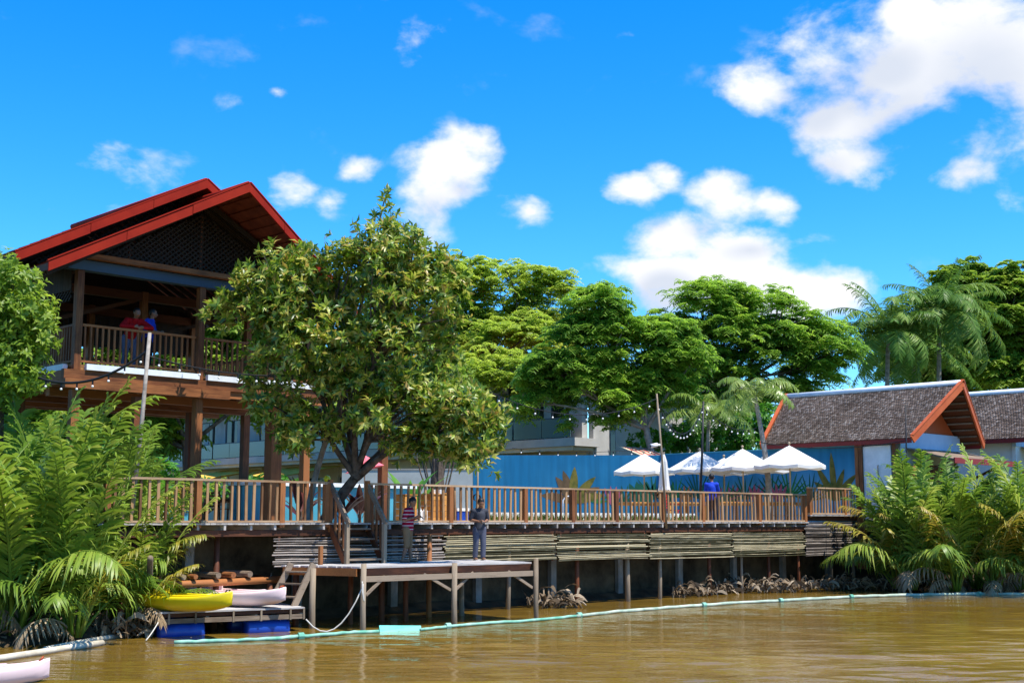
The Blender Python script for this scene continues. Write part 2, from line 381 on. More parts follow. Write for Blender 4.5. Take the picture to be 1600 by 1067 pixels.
mat('plastic_red', (.5,.02,.015), .4, .4)

def water_mat():
    m, n, l, p = mat('water', (.19,.115,.014), .05, .3)
    p.inputs['IOR'].default_value = 1.33
    tc = n.new('ShaderNodeTexCoord')
    def nz(sc, stretch, det):
        mp = n.new('ShaderNodeMapping'); mp.inputs['Scale'].default_value = stretch; l.new(tc.outputs['Object'], mp.inputs[0])
        t = n.new('ShaderNodeTexNoise'); t.inputs['Scale'].default_value = sc; t.inputs['Detail'].default_value = det; l.new(mp.outputs[0], t.inputs['Vector']); return t
    a = nz(2.6, (.45, 1.5, 1), 4)
    bp = n.new('ShaderNodeBump'); bp.inputs['Strength'].default_value = .5; bp.inputs['Distance'].default_value = .05
    l.new(a.outputs[0], bp.inputs['Height']); l.new(bp.outputs[0], p.inputs['Normal'])
    b = nz(.25, (1, 1, 1), 5); r = ramp(n, [(.35, (.148,.085,.012)), (.65, (.20,.122,.019))])
    l.new(b.outputs[0], r.inputs[0]); l.new(r.outputs[0], p.inputs['Base Color'])
    return m
water_mat()
def tile_mat():
    m, n, l, p = mat('rooftile', (.2,.15,.13), .85, .2)
    ge = n.new('ShaderNodeNewGeometry'); r = ramp(n, [(0, (.13,.088,.062)), (.45, (.21,.15,.113)), (.8, (.28,.21,.165)), (1, (.42,.34,.28))])
    l.new(ge.outputs['Random Per Island'], r.inputs[0])
    tc = n.new('ShaderNodeTexCoord'); z = n.new('ShaderNodeTexNoise'); z.inputs['Scale'].default_value = .9; z.inputs['Detail'].default_value = 6; l.new(tc.outputs['Object'], z.inputs['Vector'])
    mx = n.new('ShaderNodeMix'); mx.data_type = 'RGBA'; mx.blend_type = 'MULTIPLY'; mx.inputs[0].default_value = .6
    l.new(r.outputs[0], mx.inputs[6]); r2 = ramp(n, [(.3, (.55,.5,.46)), (.7, (1.2,1.15,1.1))]); l.new(z.outputs[0], r2.inputs[0]); l.new(r2.outputs[0], mx.inputs[7])
    l.new(mx.outputs[2], p.inputs['Base Color'])
tile_mat()
def mural_mat():
    m, n, l, p = mat('mural_paint', (.0,.1,.3), .7, .2)
    tc = n.new('ShaderNodeTexCoord'); sp = n.new('ShaderNodeSeparateXYZ'); l.new(tc.outputs['Object'], sp.inputs[0])
    # painted evening sky: deep blue by the pool end, paling along the wall (local y runs away from the river)
    a = n.new('ShaderNodeMapRange'); a.inputs[1].default_value = 11; a.inputs[2].default_value = 3; l.new(sp.outputs[1], a.inputs[0])
    h = n.new('ShaderNodeMapRange'); h.inputs[1].default_value = 2.6; h.inputs[2].default_value = .8; h.inputs[3].default_value = .12; h.inputs[4].default_value = 1; l.new(sp.outputs[2], h.inputs[0])
    nz = n.new('ShaderNodeTexNoise'); nz.inputs['Scale'].default_value = .55; nz.inputs['Detail'].default_value = 4; l.new(tc.outputs['Object'], nz.inputs['Vector'])
    f = n.new('ShaderNodeMath'); f.operation = 'MULTIPLY'; l.new(a.outputs[0], f.inputs[0]); l.new(h.outputs[0], f.inputs[1])
    f2 = n.new('ShaderNodeMath'); f2.operation = 'MULTIPLY_ADD'; f2.inputs[1].default_value = .5; f2.inputs[2].default_value = -.2; l.new(nz.outputs[0], f2.inputs[0])
    f3 = n.new('ShaderNodeMath'); f3.operation = 'ADD'; f3.use_clamp = True; l.new(f.outputs[0], f3.inputs[0]); l.new(f2.outputs[0], f3.inputs[1])
    r = ramp(n, [(0, (.008,.14,.28)), (.35, (.03,.22,.38)), (1, (.16,.40,.60))]); l.new(f3.outputs[0], r.inputs[0])
    mp = n.new('ShaderNodeMapping'); mp.inputs['Scale'].default_value = (5, 5, .35); l.new(tc.outputs['Object'], mp.inputs[0]); st = n.new('ShaderNodeTexNoise'); st.inputs['Scale'].default_value = 1.0; st.inputs['Detail'].default_value = 6; l.new(mp.outputs[0], st.inputs['Vector'])
    r3 = ramp(n, [(.3, (.72,.74,.74)), (.6, (1,1,1)), (.75, (1.12,1.1,1.08))]); l.new(st.outputs[0], r3.inputs[0]); mx = n.new('ShaderNodeMix'); mx.data_type = 'RGBA'; mx.blend_type = 'MULTIPLY'; mx.inputs[0].default_value = .8
    l.new(r.outputs[0], mx.inputs[6]); l.new(r3.outputs[0], mx.inputs[7]); l.new(mx.outputs[2], p.inputs['Base Color'])
mural_mat()
def stripe_mat():
    m, n, l, p = mat('striped_shirt', (.3,.01,.03), .85, .1)
    tc = n.new('ShaderNodeTexCoord'); sp = n.new('ShaderNodeSeparateXYZ'); l.new(tc.outputs['Object'], sp.inputs[0])
    a = n.new('ShaderNodeMath'); a.operation = 'MULTIPLY'; a.inputs[1].default_value = 11.0; l.new(sp.outputs[2], a.inputs[0])
    b = n.new('ShaderNodeMath'); b.operation = 'FRACT'; l.new(a.outputs[0], b.inputs[0])
    r = ramp(n, [(0, (.26,.008,.03)), (.70, (.26,.008,.03)), (.72, (.5,.42,.42)), (.93, (.5,.42,.42)), (.95, (.26,.008,.03))]); l.new(b.outputs[0], r.inputs[0]); l.new(r.outputs[0], p.inputs['Base Color'])
stripe_mat()
leafmat('leaf_almond', [(.04,.095,.010),(.085,.165,.014),(.16,.25,.02),(.27,.34,.035),(.44,.45,.09),(.36,.24,.05)], rough=.38, spec=.45, trans=.35)
leafmat('leaf_rain', [(.18,.27,.032),(.24,.33,.040),(.32,.40,.052),(.40,.46,.07)], trans=.6, clump=.35)
leafmat('leaf_flame', [(.085,.18,.024),(.14,.26,.030),(.22,.35,.040),(.32,.44,.055)], trans=.6, clump=.5)
leafmat('leaf_bright', [(.10,.19,.022),(.165,.265,.028),(.245,.34,.036),(.34,.42,.05)], trans=.5, clump=.4)
leafmat('leaf_nipa', [(.065,.135,.016),(.12,.21,.022),(.21,.30,.034),(.38,.41,.08)], rough=.4, spec=.3, trans=.35, objvar=.65)
leafmat('leaf_nipa_yellow', [(.16,.20,.02),(.30,.26,.03),(.36,.24,.06)], rough=.45, spec=.4, trans=.3, objvar=.5)
leafmat('leaf_coco', [(.05,.12,.015),(.09,.18,.022),(.16,.26,.04),(.32,.38,.10)], rough=.45, spec=.2, trans=.3, objvar=.6)
leafmat('leaf_areca', [(.12,.20,.03),(.20,.29,.05),(.30,.36,.10)], rough=.35, spec=.5, trans=.4, objvar=.6)
leafmat('leaf_banana', [(.05,.16,.012),(.10,.26,.02)], trans=.35, objvar=.7)
leafmat('leaf_maroon', [(.045,.012,.010),(.10,.025,.018)], rough=.35, spec=.5, trans=.15, objvar=.7)
leafmat('leaf_dry', [(.14,.09,.05),(.30,.21,.12),(.42,.33,.21)], rough=.8, spec=.15, trans=.15, objvar=.6)
leafmat('leaf_shrub', [(.03,.12,.010),(.06,.20,.012),(.12,.30,.02)], trans=.35, clump=.8)
leafmat('debris', [(.05,.034,.02),(.12,.085,.052),(.24,.175,.11),(.36,.28,.19)], rough=.8, spec=.15, trans=.1)
leafmat('grass_blade', [(.08,.16,.015),(.20,.28,.03),(.34,.34,.06)], trans=.35)

# ------------------------------------------------------------------ water and ground
def graded(lo, hi, step, far_lo, far_hi, g=1.25):
    xs = list(np.arange(lo, hi+1e-6, step)); s = step; x = lo; left = []
    while x > far_lo: s *= g; x -= s; left.append(x)
    s = step; x = xs[-1]; right = []
    while x < far_hi: s *= g; x += s; right.append(x)
    return np.array(left[::-1]+xs+right)
def grid_mesh(name, X, Y, Z):
    ny, nx = Z.shape; gx, gy = np.meshgrid(X, Y)
    V = np.stack([gx.ravel(), gy.ravel(), Z.ravel()], 1)
    i = np.arange(ny-1)[:, None]*nx + np.arange(nx-1)[None, :]; i = i.ravel()
    me = np_mesh(name, V, np.stack([i, i+1, i+nx+1, i+nx], 1)); me.shade_smooth(); return me
def make_water():
    X = graded(-13, 24, .085, -900, 900); Y = graded(15.5, 46, .07, -700, 60)
    gx, gy = np.meshgrid(X, Y); z = np.zeros_like(gx)
    for k in range(34):                          # wind ripples, mostly across the view
        wl_ = .35*(1.12**k) if k < 22 else nr.uniform(.5, 3.0)
        th = nr.normal(math.pi/2-.08, .34); kx, ky = math.cos(th)*2*math.pi/wl_, math.sin(th)*2*math.pi/wl_
        z += .0034*wl_**.55*np.sin(kx*gx+ky*gy+nr.uniform(0, 6.28)+.9*np.sin(gx*.21*nr.uniform(.5,1.5)+nr.uniform(0,6)))
    patch = .55+.45*np.sin(gx*.23+1.2*np.sin(gy*.31))*np.sin(gy*.37+.8*np.sin(gx*.17))
    calm = np.clip((39-gy)/16, .22, 1.0)
    fade = np.clip((26-np.abs(gx-5))/6, 0, 1)*np.clip((gy-9)/5, 0, 1)
    z *= patch*calm*fade*1.15
    struct('river_water', grid_mesh('river_water', X, Y, z), M['water'])
make_water()
def make_ground():
    A_ = graded(-24, 34, .45, -900, 900); B_ = graded(-16, 8, .3, -300, 900)
    a, b = np.meshgrid(A_, B_)
    nn = .25*np.sin(a*1.3+.7*np.sin(b*1.1))+.2*np.sin(b*1.7+a*.6)
    bank = b+.9+nn*.8                                   # left bank (palms on the mud)
    right = np.minimum(a-20.0+nn, 1e9)                  # right bank runs towards the camera
    dl = np.where(a < -9.6, bank, -9)
    z = -.7*np.ones_like(a)
    def rise(d, w, top): return np.clip(d/w, 0, 1)*top
    zl = -.35+rise(np.clip(bank+.5, 0, None), 1.5, .55)+rise(np.clip(bank-1.0, 0, None), 3.5, 1.9)
    zr = -.35+rise(np.clip(right+.6, 0, None), 1.6, .55)+rise(np.clip(right-1.2, 0, None), 4.0, 1.9)
    z = np.where(a < -9.6, np.where(bank > -.5, zl, -.7), z)
    z = np.where((a > 19.4) & (b < 1.6), np.where(right > -.6, zr, -.7), z)
    mid = (a >= -9.6) & (a <= 19.4)
    z = np.where(mid, np.where(b > 2.3, 2.12, -.7+np.clip((b+.6)/2.2, 0, 1)*.95+nn*.1*(b > -.5)), z)
    z = np.where((b > 6), 2.12, z); z = np.where((a > 20.2) & (b > 1.6), 2.12, z)
    o = struct('ground', grid_mesh('ground', A_, B_, z), M['soil']); o.location = O; o.rotation_euler = (0,0,ANG)
    # the paved terrace between boardwalk and mural wall, laid just over the ground
    t = MB().box(-12, 20, 3.9, 16, 2.13, 2.21)
    deckstruct('terrace_paving', t, M['concrete'])
make_ground()
# mud close to the waterline under the palms is the ground sheet itself; the retaining wall is a wall
def retaining():
    w = thing('retaining_wall', 'dark mossy concrete retaining wall under the boardwalk', 'wall', (5, 1.5, 0))
    for i in range(10):
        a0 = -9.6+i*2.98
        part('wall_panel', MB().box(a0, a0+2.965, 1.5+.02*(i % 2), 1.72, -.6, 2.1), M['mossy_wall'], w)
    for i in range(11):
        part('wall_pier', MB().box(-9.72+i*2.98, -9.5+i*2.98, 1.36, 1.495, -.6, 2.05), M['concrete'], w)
retaining()

# ------------------------------------------------------------------ boardwalk
DZ = 2.28
def boardwalk():
    w = thing('boardwalk', 'long timber boardwalk on poles along the river wall', 'boardwalk', (0, 0, 0))
    bw = MB().box(-.066, .066, -.12, 4.0, -.035, 0).mesh('deck_board')
    bw.materials.append(M['weathered_y'])
    for i in range(190):
        a = -9.6+i*.138
        if a > 16.55: break
        put('deck_board', bw, None, w, (a, rnd.uniform(-.012,.012), DZ+rnd.uniform(-.003,.003)))
    part('edge_beam', MB().box(-9.6, 16.6, -.02, .1, 1.99, 2.125), M['darkwood'], w)
    part('inner_beam', MB().box(-9.6, 16.6, 1.2, 1.34, 1.98, 2.12), M['darkwood'], w)
    j = MB().box(-.028, .028, -.10, 3.9, 2.13-DZ, 2.24-DZ).mesh('joist'); j.materials.append(M['weathered_y'])
    for i in range(40):
        a = -9.3+i*.66
        if a < 16.5: put('joist', j, None, w, (a+rnd.uniform(-.05,.05), rnd.uniform(-.03,.03), DZ))
    for (a, b, r) in ((5,.2,.065),(7.2,.2,.075),(8.75,.22,.06),(11.2,.2,.06),(13.0,.24,.045),(14.5,.2,.06),(16.3,.2,.05),(2.4,.3,.06),(-6.6,.3,.07),(-8.6,.3,.07)):
        part('support_pole', MB().tube([(a+rnd.uniform(-.06,.06), b, -.8), (a, b, .7), (a+rnd.uniform(-.02,.02), b, 2.0)], [r*1.1, r, r*.9], 8),
             M['weathered_z'] if rnd.random() < .5 else M['darkwood_z'], w, True)
    # raised end landing
    part('landing_frame', MB().box(16.68, 20.3, -.02, .10, 2.32, 2.47), M['darkwood'], w)
    lb = MB().box(-.066, .066, -.1, 1.5, -.035, 0).mesh('landing_board'); lb.materials.append(M['weathered_y'])
    for i in range(26): put('landing_board', lb, None, w, (16.75+i*.138, 0, 2.52))
    for a in (18.4, 19.9): part('support_pole', MB().tube([(a,.2,-.8),(a+.03,.2,2.3)], .06, 8), M['weathered_z'], w, True)
boardwalk()

balmesh = MB().box(-.03, .03, -.022, .022, 0, .84).mesh('baluster'); balmesh.materials.append(M['baluster_wood'])
bal2 = MB().box(-.027, .027, -.022, .022, 0, .84).add([], []).mesh('baluster'); bal2.materials.append(M['baluster_wood'])
postm = MB().box(-.065, .065, -.06, .06, 0, 1.0).mesh('rail_post'); postm.materials.append(M['redwood'])
def railing(label, a0, a1, z, posts, drop=.0, group='timber railings along the boardwalk'):
    w = thing('deck_railing', label, 'railing', (a0, 0, z), group=group)
    L = a1-a0
    # handrail in lengths, butted
    n = max(1, round(L/3.4))
    for i in range(n):
        part('handrail', MB().box(a0+i*L/n+.002, a0+(i+1)*L/n-.002, -.055, .06, z+.905, z+.95), M['rail_wood'], w)
        part('bottom_rail', MB().box(a0+i*L/n+.002, a0+(i+1)*L/n-.002, -.045, .035, z+.015, z+.058), M['rail_wood'], w)
    k = int(L/.2)
    for i in range(k+1):
        a = .06+i*(L-.12)/k
        if any(abs(a0+a-p) < .1 for p in posts): continue
        put('baluster', rnd.choice((balmesh, bal2)), None, w, (a+rnd.uniform(-.012,.012), 0, .06), (rnd.uniform(-.02,.02), rnd.uniform(-.026,.026), rnd.uniform(-.3,.3)))
    for p in posts:
        put('rail_post', postm, None, w, (p-a0, .0, -.1), (0,0,rnd.uniform(-.06,.06)))
railing('timber railing of the boardwalk left of the steps, below the pavilion', -9.5, -3.84, DZ, (-9.4,-7.3,-5.15,-3.9))
railing('long timber railing of the boardwalk from the steps to the raised landing', -2.68, 16.55, DZ, (-2.62,0,2.71,4.6,6.48,8.68,10.64,13.72,16.48))
railing('short timber railing on the raised landing beside the mural wall', 16.72, 20.25, 2.53, (16.8,19.1,20.15))

# ------------------------------------------------------------------ bamboo cladding
def pole_mesh(L, r, seed, mname):
    q = random.Random(seed); mb = MB(); n = max(3, int(L/.42)); pts = []; rs = []
    bow = q.uniform(-.018,.018)
    for i in range(n+1):
        x = L*i/n; yo = bow*math.sin(math.pi*i/n)+q.uniform(-.004,.004)
        pts += [(x-.012, 0, yo), (x, 0, yo), (x+.012, 0, yo)]; rr = r*q.uniform(.92,1.04); rs += [rr, rr*1.16, rr]
    mb.tube(pts, rs, 6); me = mb.mesh('bamboo_pole', smooth=True); me.materials.append(M[mname]); return me
def bamboo(label, a0, a1, z0, z1, mname, seed, tilt=0.0):
    w = thing('bamboo_screen', label, 'bamboo screen', (a0, -.08, z0), group='bamboo screens below the boardwalk')
    q = random.Random(seed); L = a1-a0; r = .019
    vs = [pole_mesh(L, r, seed*10+i, mname) for i in range(4)]
    n = int((z1-z0)/(r*2.55))
    for i in range(n):
        z = i*(z1-z0)/n
        o = put('bamboo_pole', q.choice(vs), None, w, (q.uniform(-.07,.07), q.uniform(-.012,.012), z+q.uniform(-.004,.004)), (q.uniform(0,6.28) if False else 0, q.uniform(-.0045,.0045)+tilt, 0))
        s = q.uniform(.8, 1.15); o.scale = (q.uniform(.97,1.02), s, s)
    for k in range(max(2, int(L/1.4))):
        a = .15+k*(L-.3)/max(1, int(L/1.4)-1); part('batten', MB().box(a0+a-.025, a0+a+.025, -.04, -.015, z0-.03, z1), M['darkwood_z'], w)
bamboo('weathered grey bamboo screen behind the steps and the landing stage', -5.36, -.26, 1.32, 1.98, 'bamboo_grey', 3)
bamboo('fresh green bamboo screen beside the man in dark clothes', -.22, 3.9, 1.28, 1.98, 'bamboo_green', 4)
bamboo('fresh bamboo screen left of the pale pole with the closed parasol behind', 3.94, 7.88, 1.24, 1.98, 'bamboo_green', 5)
bamboo('fresh bamboo screen below the man in the blue shirt on the terrace', 7.92, 12.1, 1.22, 1.98, 'bamboo_green', 6, .004)
bamboo('fresh bamboo screen just left of the step up to the raised landing', 12.14, 16.3, 1.2, 1.98, 'bamboo_green', 7, .003)
bamboo('old grey bamboo screen under the raised landing at the far end', 16.36, 19.95, 1.14, 2.3, 'bamboo_grey', 8)

# ------------------------------------------------------------------ landing stage with steps
PZ = 1.35
def stage():
    w = thing('landing_stage', 'weathered plank landing stage on posts where two men stand', 'jetty', (-2.2, -1.2, 0))
    c1, c2, c3, c4 = Vector((-4.6,-2.2)), Vector((.3,-2.6)), Vector((.75,-.14)), Vector((-5.2,-.14))
    n = 17
    for i in range(n):                                   # planks run along the stage
        t0, t1 = i/n+.004, (i+1)/n-.004
        p = [c4.lerp(c1, t0), c3.lerp(c2, t0), c3.lerp(c2, t1), c4.lerp(c1, t1)]
        zz = PZ+rnd.uniform(-.004,.004); j0, j1 = rnd.uniform(-.02,.03), rnd.uniform(-.03,.02)
        part('plank', MB().prism([(p[0].x+j0,p[0].y,zz-.035),(p[1].x+j1,p[1].y,zz-.035),(p[2].x+j1,p[2].y,zz-.035),(p[3].x+j0,p[3].y,zz-.035)][::-1], (0,0,.035)), M['board_grey'], w)
    def beam(name, p, q, zz, h, wd, m): part(name, MB().bar((p[0],p[1],zz),(q[0],q[1],zz), wd, h), M[m], w)
    beam('front_fascia', (-4.58,-2.17), (.28,-2.57), PZ-.115, .15, .05, 'darkwood')
    beam('front_beam', (-4.62,-2.26), (.34,-2.66), PZ-.262, .12, .07, 'weathered')
    beam('side_fascia', (-5.19,-.2), (-4.63,-2.12), PZ-.125, .16, .05, 'redwood_x')
    beam('right_fascia', (.72,-.2), (.31,-2.5), PZ-.115, .15, .05, 'darkwood')
    beam('back_beam', (-5.1,-.3), (.65,-.3), PZ-.12, .15, .08, 'darkwood')
    beam('cross_beam', (-2.1,-.3), (-2.1,-2.3), PZ-.12, .15, .08, 'darkwood')
    def post(a, b, top, r=.075, m='weathered_z'):
        part('stage_post', MB().tube([(a+.02, b, -.9),(a-.01, b, .5),(a, b, top)], [r*1.08, r, r*.95], 10), M[m], w, True)
    post(-4.6,-2.32,PZ+.07,.062); post(-2.12,-2.5,PZ+.03,.066); post(.32,-2.72,PZ+.09,.062)
    post(-5.05,-.5,PZ-.05,.07,'darkwood_z'); post(-2.6,-.5,PZ-.05,.07,'darkwood_z'); post(-.05,-.5,PZ-.05,.07); post(-3.6,-.6,PZ-.05,.06,'darkwood_z'); post(-2.2,-.9,PZ-.05,.06,'darkwood_z')
    post(-.95,-.3,2.0,.065,'redwood'); post(-5.0,-1.05,PZ-.05,.07,'weathered_z')
    for (p, q) in (((-4.52,-2.3,.75),(-4.0,-2.3,PZ-.22)),((-2.05,-2.45,.78),(-1.5,-2.45,PZ-.2)),((-2.2,-2.45,.78),(-2.95,-2.4,PZ-.2)),((.25,-2.66,.75),(-.45,-2.55,PZ-.2))):
        part('brace', MB().bar(p, q, .045, .06), M['weathered'], w)
    # a short post standing on the left end
    part('mooring_stub', MB().box(-4.5,-4.42,-.62,-.54,PZ,PZ+.42), M['redwood'], w)
    s = thing('timber_steps', 'steep timber steps with handrails from boardwalk down to the landing stage', 'stairs', (-3.25, 0, PZ))
    for a in (-3.8, -2.7):
        part('stringer', MB().bar((a,.0,DZ-.05),(a,-.62,PZ+.03), .045, .16), M['darkwood_z'], s)
        part('newel_post', MB().box(a-.045,a+.045,-.07,.03,DZ-.2,DZ+1.0), M['redwood'], s)
        part('foot_post', MB().box(a-.045,a+.045,-.73,-.64,PZ,DZ-.02), M['weathered_z'], s)
        part('handrail', MB().bar((a,.03,DZ+.96),(a,-.74,DZ-.02), .06, .11, (0,-1,.6)), M['weathered'], s)
        for k in range(3):
            t = (k+1)/4; part('baluster', MB().bar((a+.03,-.05-.6*t,PZ+.1+.55*(1-t)),(a+.03,-.05-.6*t,DZ+.92-.93*t), .05, .03, (0,1,0)), M['redwood'], s)
    for k in range(4):
        t = (k+.6)/4; part('tread', MB().box(-3.78,-2.72,-.62*t-.12,-.62*t+.1,DZ-.93*t-.02,DZ-.93*t+.02), M['weathered'], s)
    l = thing('timber_ladder', 'weathered wooden ladder leaning from pontoon to landing stage', 'ladder', (-5.3, -.9, .42))
    A1, A2 = Vector((-5.14,-.42,1.40)), Vector((-4.97,-1.02,1.40)); B1, B2 = Vector((-5.58,-.25,.48)), Vector((-5.40,-.92,.48))
    for (p, q) in ((A1,B1),(A2,B2)): part('side_rail', MB().bar(p, q, .07, .13), M['weathered'], l)
    for t in (.2,.48,.78): part('rung', MB().bar(A1.lerp(B1,t), A2.lerp(B2,t), .13, .035), M['weathered'], l)
stage()

# ------------------------------------------------------------------ logs stored under the boardwalk
def logs():
    w = thing('log_rack', 'dark timber ledge holding logs under the boardwalk left of the ladder', 'rack', (-7, .6, .9))
    part('front_log', MB().tube([(-9.5,.15,1.02),(-7.5,.13,1.0),(-4.9,.16,1.02)], .075, 8), M['redwood_x'], w, True)
    part('back_log', MB().tube([(-9.5,1.1,1.02),(-4.9,1.1,1.02)], .075, 8), M['darkwood'], w, True)
    for a in (-8.9,-7.1,-5.3): part('rack_post', MB().tube([(a,.15,-.7),(a,.15,.95)], .06, 8), M['darkwood_z'], w, True)
    for i, a in enumerate((-8.55,-8.2,-7.62,-7.28,-6.72,-6.38,-5.9)):
        r = rnd.uniform(.055,.075)
        single('stored_log', MB().tube([(a,-.02+rnd.uniform(-.08,.08),1.095+r),(a+rnd.uniform(-.05,.05),1.25,1.1+r)], [r,r*.9], 9), M['redwood_y'] if i % 2 else M['weathered'],
               ('leftmost','second','third','fourth','fifth','sixth','rightmost')[i]+(' log from the left' if 0 < i < 6 else ' log')+' lying on the ledge under the boardwalk', 'log', (a, .5, 1.1), group='logs on the ledge', smooth=False)
logs()

# ------------------------------------------------------------------ pavilion
def pavilion():
    w = thing('pavilion', 'two storey open timber pavilion with red edged tiered roof', 'pavilion', (-5, 7, DZ))
    FA, FB = 5.98, 5.45           # upper floor surface and underside of beams
    rows_b = (4.0, 6.9, 9.9); cols = (-8.25, -4.97, -1.65)
    for b in rows_b:
        for a in cols:
            zt = 8.45
            part('post', MB().box(a-.098,a+.098,b-.098,b+.098,DZ-.1,5.36), M['redwood'], w)
            part('upper_post', MB().box(a-.085,a+.085,b-.085,b+.085,FA-.14,zt), M['redwood'], w)
    part('post', MB().box(-1.84,-1.5,5.28,5.62,DZ-.1,5.3), M['redwood'], w)
    part('post', MB().box(-6.75,-6.53,3.9,4.1,DZ-.1,5.3), M['darkwood_z'], w)
    part('post', MB().box(-3.4,-3.2,7.0,7.2,DZ-.1,5.3), M['darkwood_z'], w)
    # floor: edge beams, white trim, joists, planked ceiling
    part('front_beam', MB().box(-8.62,-.75,3.80,3.95,5.6,5.82), M['redwood_x'], w)
    part('lower_beam', MB().box(-8.62,-4.2,3.72,3.90,5.38,5.595), M['redwood_x'], w)
    part('second_beam', MB().box(-4.19,-1.0,3.86,4.0,5.42,5.595), M['redwood_x'], w)
    part('white_trim', MB().box(-8.1,-5.09,3.74,3.86,5.825,5.965), M['trim_white'], w)
    part('white_trim', MB().box(-4.85,-1.4,3.74,3.86,5.825,5.965), M['trim_white'], w)
    part('side_trim', MB().box(-8.50,-8.38,4.14,10.2,5.825,5.965), M['trim_white'], w)
    part('left_beam', MB().box(-8.52,-8.35,3.96,10.3,5.5,5.82), M['redwood_y'], w)
    part('right_beam', MB().box(-1.62,-1.45,3.96,10.3,5.5,5.82), M['redwood_y'], w)
    part('back_beam', MB().box(-8.34,-1.63,10.05,10.2,5.4,5.82), M['redwood_x'], w)
    for b in (5.2,6.9,8.4): part('girder', MB().box(-8.34,-1.63,b-.1,b+.1,5.3,5.5), M['redwood_x'], w)
    for i in range(44):
        b0 = 3.97+i*.138; part('floor_plank', MB().box(-8.34,-1.63,b0,b0+.132,5.9,5.965), M['ceilingwood'], w)
    for i in range(11):
        a = -8.1+i*.62; part('floor_joist', MB().box(a-.04,a+.04,3.97,10.04,5.70,5.895), M['ceilingwood'], w)
    # railings of the upper floor
    bm = MB().box(-.022,.022,-.02,.02,0,.84).mesh('baluster'); bm.materials.append(M['redwood'])
    def rail(p, q, n):
        p, q = Vector(p), Vector(q); d = q-p
        part('handrail', MB().bar(p+Vector((0,0,.93)), q+Vector((0,0,.93)), .07, .055), M['redwood_x'], w)
        part('bottom_rail', MB().bar(p+Vector((0,0,.07)), q+Vector((0,0,.07)), .05, .05), M['redwood_x'], w)
        for i in range(n):
            c = p+d*((i+.5)/n); put('baluster', bm, None, w, c-BASE[w.name]+Vector((0,0,.07)))
    z = FA
    rail((-8.13,4.0,z),(-5.09,4.0,z),20); rail((-4.85,4.0,z),(-1.77,4.0,z),20)
    rail((-8.25,4.14,z),(-8.25,6.77,z),20); rail((-8.25,7.03,z),(-8.25,9.77,z),20)
    rail((-1.65,4.14,z),(-1.65,6.77,z),22); rail((-1.65,7.03,z),(-1.65,9.77,z),22)
    rail((-8.13,9.9,z),(-5.09,9.9,z),20); rail((-4.85,9.9,z),(-1.77,9.9,z),20)
    # top plates
    part('steel_beam', MB().box(-8.6,-1.3,3.86,4.12,8.2,8.44), M['steel_blue'], w)
    part('plate_beam', MB().box(-8.3,-1.2,3.66,3.84,8.46,8.58), M['redwood_x'], w)
    for a in (-8.25,-1.65): part('plate_beam', MB().box(a-.1,a+.1,4.13,10.4,8.2,8.42), M['darkwood'], w)
    part('plate_beam', MB().box(-8.14,-1.76,9.8,10.0,8.2,8.42), M['darkwood'], w)
    part('tie_beam', MB().box(-8.14,-1.76,6.82,6.98,8.2,8.42), M['darkwood'], w)
    for k in range(2): part('diagonal_brace', MB().bar((-8.2+3.3*k,6.9,7.2),(-5.2+3.3*k,6.9,8.2), .06, .1), M['darkwood'], w)
    # roofs: each a pair of slopes whose ridge runs out further than the eaves
    am = -5.02
    def roof(hw, ze, bE, zr, bR, b_back, name):
        for s in (-1, 1):
            e0, r0 = Vector((am+s*hw, bE, ze)), Vector((am, bR, zr)); e1, r1 = Vector((am+s*hw, b_back, ze)), Vector((am, b_back, zr))
            nrm = (Vector((s*(zr-ze), 0, hw))).normalized()
            # tiled slope, built as courses
            n = 14
            for i in range(n):
                t0, t1 = i/n, (i+1)/n+.012
                q0, q1, q2, q3 = e0.lerp(r0,t0), e0.lerp(r0,min(1,t1)), e1.lerp(r1,min(1,t1)), e1.lerp(r1,t0)
                off = nrm*.05
                mb = MB().add([q0+off*1.0,q3+off*1.0,q2+off*.3,q1+off*.3,q0+off*.4,q3+off*.4,q2-off*.2,q1-off*.2],
                              [(0,1,2,3),(7,6,5,4),(0,4,5,1),(1,5,6,2),(2,6,7,3),(3,7,4,0)])
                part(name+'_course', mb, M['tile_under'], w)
            # rafters and battens below
            m = 15
            for i in range(m):
                t = (i+.5)/m; bb = bE+.35+(b_back-bE-.5)*t
                part('rafter', MB().bar((am+s*hw*.985, bb, ze-.11-.03), (am+s*.02, bb, zr-.15), .06, .12), M['shaded_darkwood'], w)
            # red fascia on the front verge
            f0, f1 = e0+Vector((s*.12, -.03, .0)), r0+Vector((s*-.0, -.03, .07))
            f0.z += -.03
            for k in range(3):                               # the fascia is made up of butted boards
                g0, g1 = f0.lerp(f1, (0,.37,.70)[k]+(.0012 if k else 0)), f0.lerp(f1, (.37,.70,1)[k]-(.0012 if k < 2 else 0)); o_ = Vector((0, rnd.uniform(-.006,.006), rnd.uniform(-.006,.006)))
                part('red_fascia', MB().add([v+o_ for v in (g0+Vector((0,-.03,.06)), g1+Vector((0,-.03,.05)), g1+Vector((0,-.03,-.18)), g0+Vector((0,-.03,-.165)), g0+Vector((0,.02,.06)), g1+Vector((0,.02,.05)), g1+Vector((0,.02,-.18)), g0+Vector((0,.02,-.165)))],
                                            [(0,1,2,3) if s < 0 else (3,2,1,0),(4,7,6,5) if s < 0 else (5,6,7,4),(0,4,5,1),(1,5,6,2),(2,6,7,3),(3,7,4,0)]), M['fascia_red2'], w)
            part('verge_cap', MB().bar(f0+Vector((0,.06,.085)), f1+Vector((0,.06,.06)), .2, .03), M['fascia_red'], w)
